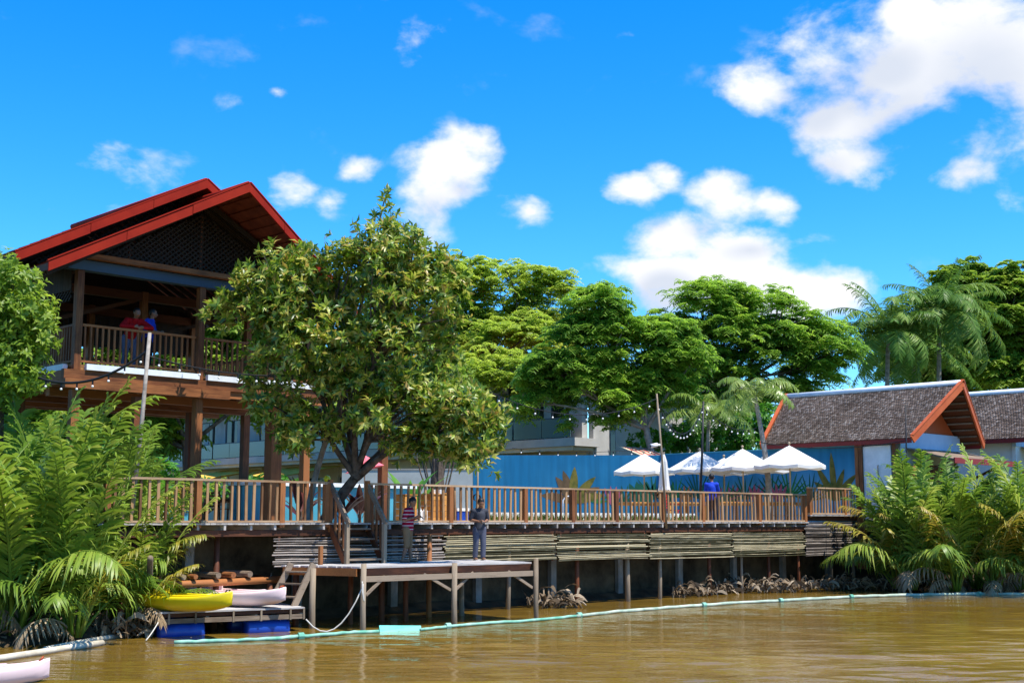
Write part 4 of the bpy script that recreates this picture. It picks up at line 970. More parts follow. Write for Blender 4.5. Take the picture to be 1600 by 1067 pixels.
# ------------------------------------------------------------------ hotel behind the wall
def hotel():
    A0, B0, B1 = 24.9, 17.5, 57.5
    w = thing('hotel', 'white two storey hotel with glass balconies and cream ground floor behind the trees', 'building', (A0, B0, 2.1))
    bay = 4.0; n = int((B1-B0)/bay)
    part('end_wall', MB().box(A0+.5, 39, B0, B0+.3, 2.1, 9.6), M['shaded_plaster'], w)
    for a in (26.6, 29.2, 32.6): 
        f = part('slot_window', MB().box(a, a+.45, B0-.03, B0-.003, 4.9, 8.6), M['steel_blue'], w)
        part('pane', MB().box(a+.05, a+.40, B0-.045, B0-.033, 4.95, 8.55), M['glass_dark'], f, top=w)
    part('balcony_slab', MB().box(A0-1.14, A0+.75, B0-.25, B1, 5.9, 6.3), M['shaded_plaster'], w)
    part('roof_slab', MB().box(A0-1.4, 39, B0-.9, B1, 9.6, 9.9), M['shaded_plaster'], w)
    part('ground_soffit', MB().box(A0-1.0, A0+.6, B0, B1, 5.7, 5.895), M['cream'], w)
    for i in range(n):
        b = B0+i*bay
        part('pier', MB().box(A0, A0+.4, b+.302, b+1.5, 6.302, 9.595), M['shaded_plaster'], w)
        f = part('glass_door', MB().box(A0+.1, A0+.2, b+1.502, b+4.298, 6.302, 8.9), M['steel_blue'], w)
        for k in range(3): part('pane', MB().box(A0+.08, A0+.098, b+1.56+k*.91, b+2.38+k*.91, 6.36, 8.84), M['glass_dark'], f, top=w)
        part('curtain', MB().box(A0+.065, A0+.078, b+2.45, b+2.95, 6.38, 8.8), M['shaded_plaster'], f, top=w)
        part('lintel', MB().box(A0, A0+.4, b+1.502, b+4.298, 8.902, 9.595), M['shaded_plaster'], w)
        g = part('balcony_rail', MB().box(A0-1.12, A0-1.08, b+.02, b+3.98, 7.26, 7.31), M['steel_blue'], w)
        for k in range(2): part('glass_panel', MB().box(A0-1.11, A0-1.09, b+.06+k*1.96, b+1.98+k*1.96, 6.34, 7.25), M['glass_green'], g, top=w)
        part('bracket_post', MB().box(A0-.72, A0-.60, b+.6, b+.72, 6.302, 9.595), M['black'], w)
        part('ground_pier', MB().box(A0+.3, A0+.7, b+.302, b+1.6, 2.1, 5.69), M['cream'], w)
        o = part('ground_window', MB().box(A0+.5, A0+.6, b+1.602, b+4.298, 3.0, 4.9), M['glass_dark'], w)
        part('sill', MB().box(A0+.35, A0+.498, b+1.61, b+4.29, 2.1, 2.995), M['cream'], o, top=w)
        part('upper_band', MB().box(A0+.4, A0+.6, b+1.602, b+4.298, 4.902, 5.69), M['cream'], w)
    r = MB(); 
    r.prism([(A0-1.6,B0-1.2,9.91),(39.2,B0-1.2,9.91),(32,B0+3,13.2)], (0,.1,0))
    part('roof_edge', MB().bar((A0-1.5,B0-1,9.98),(A0-1.5,B1,9.98), .12, .14), M['shaded_plaster'], w)
    part('roof', MB().add([(A0-1.5,B0-1,9.95),(39,B0-1,9.95),(32,B0+5,10.6),(A0-1.5,B1,9.95),(39,B1,9.95),(32,B1-5,10.6)], [(0,1,2),(0,2,5,3),(1,4,5,2),(3,5,4)]), M['tile_top'], w)
    for k, (b, s) in enumerate(((19.5, 5.0), (36.0, 6.0), (44.5, 5.0))):
        t = thing('awning', ('ochre awning sail on the hotel ground floor, right of the broadleaf tree', 'ochre awning sail on the hotel ground floor, seen between the pavilion posts', 'ochre awning sail at the far left end of the hotel ground floor')[k], 'awning', (A0-2.2, b, 5.2), group='awning sails along the hotel')
        part('sail', MB().add([(A0-.3,b,5.55),(A0-.3,b+s,5.6),(A0-3.4,b+s*.9,5.0),(A0-3.6,b+s*.5,4.72),(A0-3.4,b+.3,5.05),(A0-2,b+s*.5,5.0)], [(0,5,1),(1,5,2),(2,5,3),(3,5,4),(4,5,0)]), M['awning_yellow'], t)
        part('stay', MB().tube([(A0-3.4,b+.3,5.05),(A0-3.6,b+.2,2.15)], .03, 6), M['black'], t)
        part('stay', MB().tube([(A0-3.4,b+s*.9,5.0),(A0-3.6,b+s*.92,2.15)], .03, 6), M['black'], t)
hotel()
def striped_canopy():
    p = toD(at(1010, 712, 56)); a, b = p.x, p.y
    t = thing('striped_canopy', 'red striped canopy peeping over the blue wall in front of the hotel', 'canopy', (a, b, 2.1))
    for i in range(9):
        x = a-.9+i*.22; part('stripe', MB().prism([(x,b-.7,4.95),(x+.215,b-.7,4.95),(x+.215,b+.8,5.5),(x,b+.8,5.5)], (0,0,.04)), M['awning_red'] if i % 2 else M['cream'], t)
    for (x, y) in ((a-.8,b-.6),(a+1.0,b-.6),(a-.8,b+.7),(a+1.0,b+.7)): part('post', MB().box(x-.04,x+.04,y-.04,y+.04,2.1,4.94), M['darkwood_z'], t)
striped_canopy()

# ------------------------------------------------------------------ bungalows
def bungalow(label, a0, bF, zE, rise, width, length, detail=True, canopy=True):
    w = thing('bungalow', label, 'house', (a0+width/2, bF, 2.1), group='bungalows with brown tiled roofs')
    am = a0+width/2; hw = width/2; zR = zE+rise; ov = .62; bB = bF+length
    for s in (-1, 1):
        # real tiles, each its own little slab, laid in courses
        E0, R0 = Vector((am+s*hw,bF,zE)), Vector((am,bF-ov,zR)); E1, R1 = Vector((am+s*hw,bB,zE)), Vector((am,bB+ov,zR))
        nrm = Vector((s*rise,0,hw)).normalized(); nc, nt = 31, 76; V = []; F = []
        for i in range(nc):
            t0, t1 = i/nc, min(1, (i+1.35)/nc)
            for j in range(nt):
                sh = .5/nt if i % 2 else 0
                u0, u1 = max(0, j/nt+sh+.0012), min(1, (j+1)/nt+sh-.0012)
                if u1-u0 < .003: continue
                k = len(V); l0 = .038+rnd.uniform(-.006,.008); l1 = .015; d0 = rnd.uniform(-.004,.004)
                g = lambda t, u: E0.lerp(R0,t).lerp(E1.lerp(R1,t),u)
                q = [g(t0+d0,u0),g(t0+d0,u1),g(t1,u1),g(t1,u0)]
                V += [q[0]+nrm*l0,q[1]+nrm*l0,q[2]+nrm*l1,q[3]+nrm*l1,q[0]+nrm*(l0-.028),q[1]+nrm*(l0-.028)]
                F += [(k,k+1,k+2),(k,k+2,k+3),(k,k+4,k+5),(k,k+5,k+1)]
        me = np_mesh('roof_tiles', np.array([list(v) for v in V])-np.array(BASE[w.name]), F); me.materials.append(M['rooftile'])
        o = put('roof_tiles', me, None, w); o['kind'] = 'stuff'
        part('roof_board', MB().add([E0,E1,R1,R0,E0-nrm*.04,E1-nrm*.04,R1-nrm*.04,R0-nrm*.04], [(0,1,2,3),(7,6,5,4),(0,4,5,1),(1,5,6,2),(2,6,7,3),(3,7,4,0)]), M['darkwood'], w)
        for (e, r, y) in ((E0,R0,-.05),(E1,R1,.05)):
            part('bargeboard', MB().bar(e+Vector((s*.1,y,-.06)), r+Vector((0,y,-.0)), .06, .26, (0,0,1)), M['orange_barge'], w)
            part('verge_cap', MB().bar(e+Vector((s*.1,y*.6,.10)), r+Vector((0,y*.6,.16)), .14, .035, (0,0,1)), M['orange_barge'], w)
        part('eave_fascia', MB().bar(E0+Vector((s*.03,.02,-.09)), E1+Vector((s*.03,-.02,-.09)), .04, .15), M['dark_red'], w)
        for k in range(9):                                   # purlins under the overhang
            t = (k+.5)/9; p = E0.lerp(R0,t)-nrm*.08; part('purlin', MB().bar(p+Vector((0,.03,0)), p+Vector((0,1.2,0)), .06, .06), M['weathered'], w)
    part('ridge_cap', MB().tube([(am,bF-ov,zR+.04),(am,bB+ov,zR+.04)], .12, 8), M['trim_white'], w, True)
    g = bF+.75
    part('gable_boarding', MB().prism([(a0+.7,g,zE+.32),(a0+width-.7,g,zE+.32),(am,g,zR-.12)], (0,.06,0)), M['orange_paint'], w)
    part('pale_band', MB().box(a0+.42,a0+width-.35,g-.06,g+.1,zE-.28,zE+.31), M['pale_blue'], w)
    part('front_wall', MB().box(a0+.5,a0+width-.5,g,g+.15,2.1,zE-.285), M['plaster'], w)
    part('side_wall', MB().box(a0+.62,a0+.77,g+.152,bB-.4,2.1,zE+.1), M['plaster'], w)
    part('side_wall', MB().box(a0+width-.65,a0+width-.5,g+.152,bB-.4,2.1,zE+.1), M['plaster'], w)
    part('back_wall', MB().box(a0+.66,a0+width-.66,bB-.55,bB-.4,2.1,zE+.1), M['plaster'], w)
    d = part('door', MB().box(a0+3.3,a0+4.3,g-.05,g-.003,2.1,4.3), M['darkwood_z'], w)
    part('pane', MB().box(a0+3.42,a0+4.18,g-.07,g-.053,2.3,4.15), M['glass_dark'], d, top=w)
    f = part('window', MB().box(a0+1.0,a0+2.6,g-.05,g-.003,3.0,4.3), M['orange_paint'], w)
    for k in range(2): part('pane', MB().box(a0+1.08+k*.76,a0+1.76+k*.76,g-.07,g-.053,3.08,4.22), M['glass_dark'], f, top=w)
    if canopy:
        c = part('canopy_roof', MB().add([(a0+.9,g-.06,zE-.3),(a0+width+.2,g-.06,zE-.3),(a0+width+.3,g-1.8,zE-.72),(a0+.9,g-1.8,zE-.72),(a0+.9,g-.06,zE-.36),(a0+width+.2,g-.06,zE-.36),(a0+width+.3,g-1.8,zE-.78),(a0+.9,g-1.8,zE-.78)],
             [(0,3,2,1),(4,5,6,7),(0,1,5,4),(1,2,6,5),(2,3,7,6),(3,0,4,7)]), M['weathered'], w)
        part('canopy_fascia', MB().box(a0+.88,a0+width+.32,g-1.86,g-1.81,zE-.88,zE-.68), M['dark_red'], c, top=w)
        for a in (a0+1.0, a0+width-.1): part('canopy_strut', MB().bar((a,g-1.6,zE-.78),(a,g,zE-1.5), .07, .09), M['darkwood'], w)
bungalow('bungalow with brown tiled roof and orange gable beside the mural wall', 19.75, -2.4, 5.2, 2.06, 5.4, 6.2)
bungalow('second bungalow with brown tiled roof, half cut off by the right frame edge', 28.0, -3.0, 5.55, 2.1, 5.6, 7.6)
def side_panels():
    w = thing('white_screen_panel', 'plain white screen panel on timber posts right of the mural wall', 'panel', (19.9, -.8, 2.0))
    part('sheet', MB().box(19.92,19.98,-1.45,-.32,2.3,5.0), M['trim_white'], w)
    for b in (-.12,-.28,-1.62): part('post', MB().box(19.84,20.04,b-.07,b+.07,.6,5.05), M['redwood'], w)
    part('lamp_stem', MB().tube([(19.87,-.95,3.0),(19.87,-.95,4.2),(19.8,-1.0,4.3)], .02, 6), M['umbrella_pole'], w)
    w = thing('plank_fence', 'brown plank fence behind the palms under the bungalow gable', 'fence', (20.4, -2.2, .8))
    for i in range(14): part('plank', MB().box(20.2+i*.2,20.2+i*.2+.19,-2.15-.012*(i%2),-2.11,.9,4.3+rnd.uniform(-.06,.06)), M['redwood'], w)
side_panels()

# ------------------------------------------------------------------ mural wall
mottled('paint_dark', (.006,.07,.05), (.015,.11,.06), scale=3, rough=.7, bump=.02)
mottled('paint_green', (.012,.13,.045), (.04,.22,.05), scale=3, rough=.7, bump=.02)
mottled('paint_yellow', (.06,.08,.015), (.20,.16,.03), scale=3, rough=.7, bump=.02)
mottled('paint_brown', (.09,.06,.03), (.16,.10,.05), scale=3, rough=.7, bump=.02)
mottled('paint_pink', (.32,.07,.13), (.42,.12,.17), scale=3, rough=.7, bump=.02)
mottled('paint_orange', (.45,.12,.03), (.55,.2,.05), scale=3, rough=.7, bump=.02)
def mural():
    w = thing('mural_wall', 'blue painted wall with mural of tropical plants behind the parasols', 'wall', (20.05, 0, 2.1))
    part('wall_panel', MB().box(20.05,20.22,-.02,9.1,2.1,5.02), M['mural_paint'], w)
    part('wall_panel', MB().prism([(20.05,9.102,2.1),(20.22,9.102,2.1),(14.67,14.72,2.1),(14.55,14.6,2.1)], (0,0,2.915)), M['mural_paint'], w)
    part('coping', MB().box(20.02,20.26,-.02,9.1,5.022,5.06), M['teal_panel'], w)
    lay = [0]
    def leaf(s, z, ang, L, wd, m, bend=.0):
        """a painted leaf: s metres from the river end along the wall"""
        lay[0] += 1; off = .003+.0007*(lay[0] % 14)
        def pt(ss, zz):
            if ss < 9.1: return Vector((20.05-off, ss, zz))
            d = (ss-9.1)*.7071; return Vector((20.05-d-off*.7071, 9.1+d-off*.7071, zz))
        n = 7; ed = []; e2 = []
        for i in range(n+1):
            t = i/n; a = ang+bend*t; x = s+math.sin(ang+bend*t*.5)*L*t; y = z+math.cos(ang+bend*t*.5)*L*t; h = wd*.5*math.sin(math.pi*(.06+.94*t))**.8
            if i == n: h = 0
            ed.append(pt(x+math.cos(a)*h, y-math.sin(a)*h)); e2.append(pt(x-math.cos(a)*h, y+math.sin(a)*h))
        P_ = ed+e2[::-1][1:]
        mb = MB(); mb.v = [tuple(p) for p in P_]; m_ = len(ed); k = len(P_)
        f = [(i, i+1, k-1-i-1+0, k-1-i) if i < m_-2 else (i, i+1, k-1-i) for i in range(m_-1)]
        mb.f = f; part('painted_leaf', mb, M[m], w)
    def fan(s, z, L, n, m, spread=1.3, wd=.07):
        for i in range(n): leaf(s, z, -spread+2*spread*i/(n-1)+rnd.uniform(-.06,.06), L*rnd.uniform(.8,1.1), wd, m)
    for (s, L, m, n) in ((.9,.9,'paint_green',9),(2.0,1.1,'paint_dark',11),(2.9,1.25,'paint_green',12),(3.7,1.0,'paint_dark',10),(4.9,1.0,'paint_dark',9),(5.9,1.1,'paint_green',9),(7.2,1.25,'paint_dark',13),(8.3,.9,'paint_green',9),(9.4,1.0,'paint_dark',10),(10.6,.7,'paint_dark',8),(11.7,.6,'paint_green',7)):
        fan(s, 3.15+rnd.uniform(-.15,.1), L, n, m)
    for (s, m) in ((4.4,'paint_pink'),(5.4,'paint_pink'),(6.4,'paint_pink'),(3.4,'paint_pink'),(9.0,'paint_orange'),(7.8,'paint_orange'),(11.1,'paint_pink')):
        for a in (-.5,-.2,.1,.4): leaf(s, 2.9, a, .85, .16, m)
    for a, L in ((-.75,1.35),(-.35,1.2),(.05,1.75),(.5,1.5),(.85,1.1)): leaf(.95, 3.1, a, L, .26, 'paint_yellow', .15*a)
    for s in (10.0, 9.6, 8.7): 
        for a in (-.3,.1,.45): leaf(s, 3.0, a, .95, .3, 'paint_dark')
    for a, L, m in ((-1.15,1.35,'paint_yellow'),(-.62,1.45,'paint_yellow'),(-.05,1.5,'paint_yellow'),(.5,1.3,'paint_brown'),(1.15,1.4,'paint_brown'),(-.9,1.3,'paint_brown'),(.25,1.4,'paint_brown')): leaf(12.75, 3.05, a, L, .36, m, .35*a)
    w2 = thing('concrete_wall', 'low plain grey concrete wall left of the blue mural wall', 'wall', (13.5, 15.9, 2.1))
    part('wall_panel', MB().prism([(14.54,14.62,2.1),(14.7,14.78,2.1),(11.0,18.75,2.1),(10.8,18.6,2.1)], (0,0,2.3)), M['greywall'], w2)
    part('coping', MB().prism([(14.52,14.61,4.402),(14.73,14.8,4.402),(11.0,18.8,4.402),(10.78,18.58,4.402)], (0,0,.06)), M['concrete'], w2)
mural()

# ------------------------------------------------------------------ parasols
def canvas_mat():
    m, n, l, p = mat('canvas', (.80,.785,.74), .85, .1)
    tr = n.new('ShaderNodeBsdfTranslucent'); tr.inputs['Color'].default_value = (.80,.70,.52,1); mx = n.new('ShaderNodeMixShader'); mx.inputs[0].default_value = .25
    l.new(p.outputs[0], mx.inputs[1]); l.new(tr.outputs[0], mx.inputs[2]); l.new(mx.outputs[0], n['Material Output'].inputs[0])
canvas_mat()
def parasol(label, p, top, rim, rad, floor=2.21, n=8, rot=.2):
    t = thing('parasol', label, 'parasol', (p[0], p[1], floor), False, 'open parasols on the terrace')
    c = Vector((p[0], p[1], 0)); V = []; F = []
    rings = [(.0,1.0),(.12,.90),(.45,.575),(.75,.28),(1.0,.04)]
    for (r, h) in rings:
        for i in range(2*n):
            a = rot+math.pi*i/n; sag = 1 if i % 2 == 0 else .955-.01*r
            V.append(c+Vector((rad*r*sag*math.cos(a), rad*r*sag*math.sin(a), rim+(top-rim)*h-(0 if i % 2 == 0 else .05*r))))
    k = 2*n
    for i in range(len(rings)-1):
        for j in range(k): F.append((i*k+j, i*k+(j+1)%k, (i+1)*k+(j+1)%k, (i+1)*k+j))
    m0 = len(V)
    for i in range(k):
        v = V[(len(rings)-1)*k+i]; V.append(v+Vector((0,0,-.11)))
    F += [((len(rings)-1)*k+j, (len(rings)-1)*k+(j+1)%k, m0+(j+1)%k, m0+j) for j in range(k)]
    mb = MB(); mb.v = [tuple(v) for v in V]; mb.f = F; part('canopy', mb, M['canvas'], t)
    part('pole', MB().tube([(c.x,c.y,floor),(c.x,c.y,top+.06)], .028, 8), M['umbrella_pole'], t, True)
    part('finial', MB().ball((c.x,c.y,top+.08), .05), M['umbrella_pole'], t, True)
    for i in range(n):
        a = rot+2*math.pi*i/n; e = c+Vector((rad*.98*math.cos(a), rad*.98*math.sin(a), rim+(top-rim)*.05-.02)); h = c+Vector((0,0,top-.06))
        part('rib', MB().bar(h, e, .02, .03), M['umbrella_pole'], t)
    part('base', MB().tube([(c.x,c.y,floor),(c.x,c.y,floor+.07)], [.26,.24], 14), M['concrete'], t)
for (lab, x, y, d, r, rt) in (('white parasol furthest left, in front of the deep blue part of the wall', 1006, 709, 50.0, 1.24, .25), ('white parasol second from the left, just right of the closed one', 1093, 705, 48.4, 1.26, .1),
                          ('white parasol third from the left, right of the man in blue', 1160, 701, 46.6, 1.24, .3), ('white parasol furthest right, next to the yellow painted leaves', 1233, 696, 44.8, 1.26, .0)):
    p = at(x, y, d); parasol(lab, p, p.z, p.z-.72, r, rot=rt)
for (lab, x, d) in (('white parasol half hidden behind the second and third open ones', 1131, 49.6), ('white parasol half hidden behind the slender palm trunk', 1196, 47.6)):
    p = at(x, 715, d); parasol(lab, p, 4.72, 4.18, .95)
def closed_parasol():
    p = at(1037, 708, 44.5); t = thing('closed_parasol', 'closed cream parasol beside the tall pole on the railing', 'parasol', (p.x, p.y, 2.21), False)
    V = []; F = []; n = 16; prof = [(.0,p.z),(.05,p.z-.08),(.12,p.z-.3),(.16,p.z-.7),(.20,p.z-1.15),(.23,p.z-1.28)]
    for (r, z) in prof:
        for i in range(n):
            a = 2*math.pi*i/n; rr = r*(1 if i % 2 else .72); V.append((p.x+rr*math.cos(a), p.y+rr*math.sin(a), z+(0 if i % 2 else .03)))
    F = [(i*n+j, i*n+(j+1)%n, (i+1)*n+(j+1)%n, (i+1)*n+j) for i in range(len(prof)-1) for j in range(n)]
    mb = MB(); mb.v = V; mb.f = F; part('folded_canopy', mb, M['canvas'], t)
    part('pole', MB().tube([(p.x,p.y,2.21),(p.x,p.y,p.z+.05)], .028, 8), M['umbrella_pole'], t); part('base', MB().tube([(p.x,p.y,2.21),(p.x,p.y,2.28)], .25, 14), M['concrete'], t)
closed_parasol()

# ------------------------------------------------------------------ terrace furniture
def table(label, a, b, m, L=1.5, W=.8, h=.75, group='wooden tables on the terrace'):
    t = thing('table', label, 'table', (a, b, 2.21), group=group); z = 2.21+h
    for i in range(5): part('slat', MB().box(a-L/2,a+L/2,b-W/2+i*W/5+.004,b-W/2+(i+1)*W/5-.004,z-.035,z), M[m], t)
    part('apron', MB().box(a-L/2+.06,a+L/2-.06,b-W/2+.05,b+W/2-.05,z-.12,z-.037), M[m], t)
    for sx in (-1,1):
        for sy in (-1,1): part('leg', MB().box(a+sx*(L/2-.08)-.035,a+sx*(L/2-.08)+.035,b+sy*(W/2-.08)-.035,b+sy*(W/2-.08)+.035,2.21,z-.122), M[m], t)
def chair(label, a, b, m, rz, group):
    t = thing('chair', label, 'chair', D(a, b, 2.21), False, group, rz); q = lambda n, mb: put(n, mb.mesh(n), M[m], t)
    for i in range(5): q('seat_slat', MB().box(-.22,.22,-.22+i*.088,-.22+i*.088+.08,.43,.455))
    for sx in (-1,1):
        q('leg', MB().box(sx*.2-.02,sx*.2+.02,-.22,-.18,0,.43)); q('leg', MB().bar((sx*.2,.2,0),(sx*.2,.26,.95), .04, .04))
        q('arm', MB().box(sx*.23-.025,sx*.23+.025,-.2,.24,.63,.66))
    for i in range(5): q('back_slat', MB().box(-.2,.2,.215+i*.009,.235+i*.009,.5+i*.09,.56+i*.09))
for lab, x, d in (('orange brown table under the leftmost parasol', 1000, 45), ('orange brown table behind the railing right of the man in blue', 1140, 44.2), ('orange brown table under the rightmost parasol', 1222, 45.0), ('orange brown table between the closed parasol and the leftmost one', 1060, 45)):
    p = toD(at(x, 800, d)); table(lab, p.x, p.y, 'orangewood', 1.9)
for k, (lab, x, d, m, rz) in enumerate((('red chair right of the pale pole behind the railing', 1052, 41, 'plastic_red', 1.2), ('brown slatted chair nearest the left end of the pavilion ground floor', 300, 35.5, 'redwood', 2.2), ('brown slatted chair in the middle of the pavilion ground floor', 340, 36, 'redwood', .8), ('brown slatted chair right of the teal box in the pavilion', 395, 36.5, 'redwood', 2.6))):
    p = toD(at(x, 800, d)); chair(lab, p.x, p.y, m, rz, 'chairs on the terrace')
p = toD(at(360, 800, 37.5)); table('dark brown table under the pavilion', p.x, p.y, 'redwood_x')
p = toD(at(293, 800, 33.5)); single('storage_box', MB().box(p.x-.25,p.x+.25,p.y-.2,p.y+.2,2.29,2.62), M['teal_panel'], 'small teal box on the boardwalk behind the left railing', 'box', (p.x,p.y,2.29))
def bar_counter():
    t = thing('bar_counter', 'long turquoise bar counter with white top behind the steps', 'counter', (0, 6.3, 2.21))
    for i in range(6): part('panel', MB().box(-.9+i*1.0+.004-1.2,-.9+(i+1)*1.0-.004-1.2,6.2,6.3,2.21,3.3), M['teal_panel'], t)
    part('counter_top', MB().box(-2.25,4.1,6.05,6.75,3.305,3.42), M['trim_white'], t)
    part('back_panel', MB().box(-2.1,3.9,6.6,6.7,2.21,3.3), M['teal_panel'], t)
bar_counter()
def crates():
    for k, (lab, x, y0, w_, h_, d) in enumerate((('orange wooden crate standing left behind the striped shirt man', 634, 815, .40, .70, 33.6), ('tall orange wooden crate right of the man in the striped shirt', 672, 815, .30, .72, 33.9), ('orange wooden crate beside the blue cool box', 692, 815, .34, .74, 34.2), ('low orange wooden crate right of the blue cool box', 740, 815, .55, .30, 34.8))):
        p = toD(at(x, y0, d)); a, b, z = p.x, p.y, 2.285
        t = thing('wooden_crate', lab, 'crate', (a, b, z), group='orange wooden crates on the boardwalk')
        n = max(2, int(h_/.14))
        for i in range(n):
            z0, z1 = z+i*h_/n+.004, z+(i+1)*h_/n-.004
            part('front_board', MB().box(a-w_/2,a+w_/2,b-.2,b-.18,z0,z1), M['orangewood'], t); part('back_board', MB().box(a-w_/2,a+w_/2,b+.18,b+.2,z0,z1), M['orangewood'], t)
            for s in (-1,1): part('side_board', MB().box(a+s*w_/2-.01,a+s*w_/2+.01,b-.178,b+.178,z0,z1), M['orangewood'], t)
        part('lid', MB().box(a-w_/2-.01,a+w_/2+.01,b-.22,b+.22,z+h_,z+h_+.025), M['orangewood'], t)
    for k, (lab, x, w_, h_, d) in enumerate((('white plastic canister behind the striped shirt man', 656, .14, .34, 33.2), ('second white plastic canister, next to the tall orange crate', 664, .13, .36, 33.4))):
        p = toD(at(x, 815, d)); a, b = p.x, p.y; t = thing('canister', lab, 'canister', (a,b,2.285), group='white canisters')
        part('body', MB().tube([(a,b,2.285),(a,b,2.285+h_*.8),(a,b,2.285+h_*.95)], [w_/2,w_/2,w_*.3], 12), M['white_plastic'], t); part('cap', MB().tube([(a,b,2.285+h_*.95),(a,b,2.285+h_*1.08)], .03, 8), M['white_plastic'], t)
    p = toD(at(717, 815, 34.3)); a, b = p.x, p.y; t = thing('cool_box', 'blue cool box with white lid behind the railing', 'cool box', (a,b,2.285))
    part('body', MB().box(a-.2,a+.2,b-.16,b+.16,2.285,2.58), M['blue_drum'], t); part('lid', MB().box(a-.215,a+.215,b-.175,b+.175,2.582,2.66), M['white_plastic'], t)
    for x in (679, 688):
        p = toD(at(x, 772, 33.9)); single('mug', MB().tube([(p.x,p.y,3.03),(p.x,p.y,3.14)], .05, 10), M['white_plastic'], 'small white pot on the %s orange crate' % ('tall' if x == 679 else 'second tall'), 'pot', (p.x,p.y,3.03), group='white pots on the crates')
crates()
ORD = ['first','second','third','fourth','fifth','sixth','seventh','eighth','ninth','tenth','eleventh','twelfth','thirteenth','fourteenth']
def planters():
    n = 14
    for i in range(n):
        a = 1.75+i*.68; b = .62
        t = thing('planter_box', ORD[i]+' white planter box with grass behind the railing, counted from the cool box', 'planter', (a, b, 2.285), group='white planter boxes behind the railing')
        for s in (-1,1): part('end_board', MB().box(a+s*.31-.012,a+s*.31+.012,b-.12,b+.12,2.285,2.55), M['trim_white'], t)
        part('front_board', MB().box(a-.295,a+.295,b-.14,b-.12,2.285,2.55), M['trim_white'], t); part('back_board', MB().box(a-.295,a+.295,b+.12,b+.14,2.285,2.55), M['trim_white'], t)
        m = 90; P_ = np.stack([nr.uniform(-.3,.3,m), nr.uniform(-.30,-.16,m), np.zeros(m)], 1); Dr = unit(np.stack([nr.normal(0,.3,m), nr.normal(-.1,.25,m), np.ones(m)], 1)); N_ = unit(np.cross(Dr, nr.normal(size=(m,3))))
        V, F = leaf_tris(P_, Dr, N_, nr.uniform(.12,.30,m), np.full(m,.025)); g = put('grass', np_mesh('grass', V, F), M['grass_blade'], t); g['kind'] = 'stuff'
planters()

# ------------------------------------------------------------------ broad-leafed potted plants
def blade(seed, L, W, m, bend):
    q_ = random.Random(seed); n = 7; V = []; F = []; x = z = 0
    for i in range(n+1):
        t = i/n; th = bend*t; x += math.sin(th)*L/n; z += math.cos(th)*L/n; h = W*.5*math.sin(math.pi*min(1,.03+.97*t**.7)) if t > .22 else .012
        if i == n: h = .003
        V += [(x,-h,z+.12*h),(x,0,z-.1*h),(x,h,z+.12*h)]
    for i in range(n): F += [(3*i,3*i+1,3*i+4,3*i+3),(3*i+1,3*i+2,3*i+5,3*i+4)]
    me = bpy.data.meshes.new('leaf'); me.from_pydata(V, [], F); me.materials.append(M[m]); return me
def leafplant(name, label, loc, n, L, W, m, seed, tilt=28):
    q_ = random.Random(seed); t = thing(name, label, 'plant', loc, False)
    ms = [blade(seed+i, L*q_.uniform(.8,1.1), W, m, q_.uniform(.6,1.5)) for i in range(3)]
    for i in range(n): put('leaf', q_.choice(ms), None, t, (0,0,0), (0, R(q_.uniform(3,tilt)), 2.4*i+q_.uniform(-.3,.3)))
    b = Vector(loc); part('stem', MB().tube([b, b+Vector((0,0,.35))], [.05,.03], 7), M['bark'], t)
    return t
for k, (name, lab, x, d, n, L, W, m) in enumerate((('banana_plant','bright green banana plant above the bar counter',640,41,9,1.7,.36,'leaf_banana'),('banana_plant','bright green banana plant left of the tree trunk',512,40,8,1.9,.34,'leaf_banana'),
        ('cordyline','maroon leafed plant behind the railing left of the steps',470,33.5,9,1.25,.20,'leaf_maroon'),('cordyline','maroon leafed plant at the head of the steps left of the trunk',533,32.2,8,1.15,.2,'leaf_maroon'),('cordyline','maroon leafed plant right of the trunk at the head of the steps',562,33.0,9,1.2,.2,'leaf_maroon'),
        ('banana_plant','small banana plant beneath the pavilion ceiling',265,46,8,2.4,.4,'leaf_banana'),('banana_plant','bright leafy plant at the foot of the wall beneath the hotel balcony',600,47,8,1.6,.3,'leaf_banana'))):
    p = at(x, 812, d); p.z = 2.22; leafplant(name, lab, p, n, L, W, m, 70+k)
def pink():
    p = at(570, 725, 36.5); t = thing('pink_parasol', 'small tilted pink parasol behind the tree trunk', 'parasol', (p.x, p.y, 2.21), False)
    V = [(p.x,p.y,p.z+.25)]; n = 10
    for i in range(n): a = 6.283*i/n; V.append((p.x+.55*math.cos(a), p.y+.55*math.sin(a), p.z-.15+.12*math.cos(a)))
    mb = MB(); mb.v = V; mb.f = [(0,i+1,(i+1)%n+1) for i in range(n)]; part('canopy', mb, M['pink_cloth'], t); part('pole', MB().tube([(p.x,p.y,2.21),(p.x,p.y,p.z+.25)], .02, 6), M['umbrella_pole'], t)
pink()
p = at(511, 748, 31.6); single('buoy', MB().ball((p.x,p.y,p.z), .09, n=12, m=8), M['yellow_plastic'], 'yellow float ball perched on the railing post left of the steps', 'float', tuple(p), False, smooth=True)

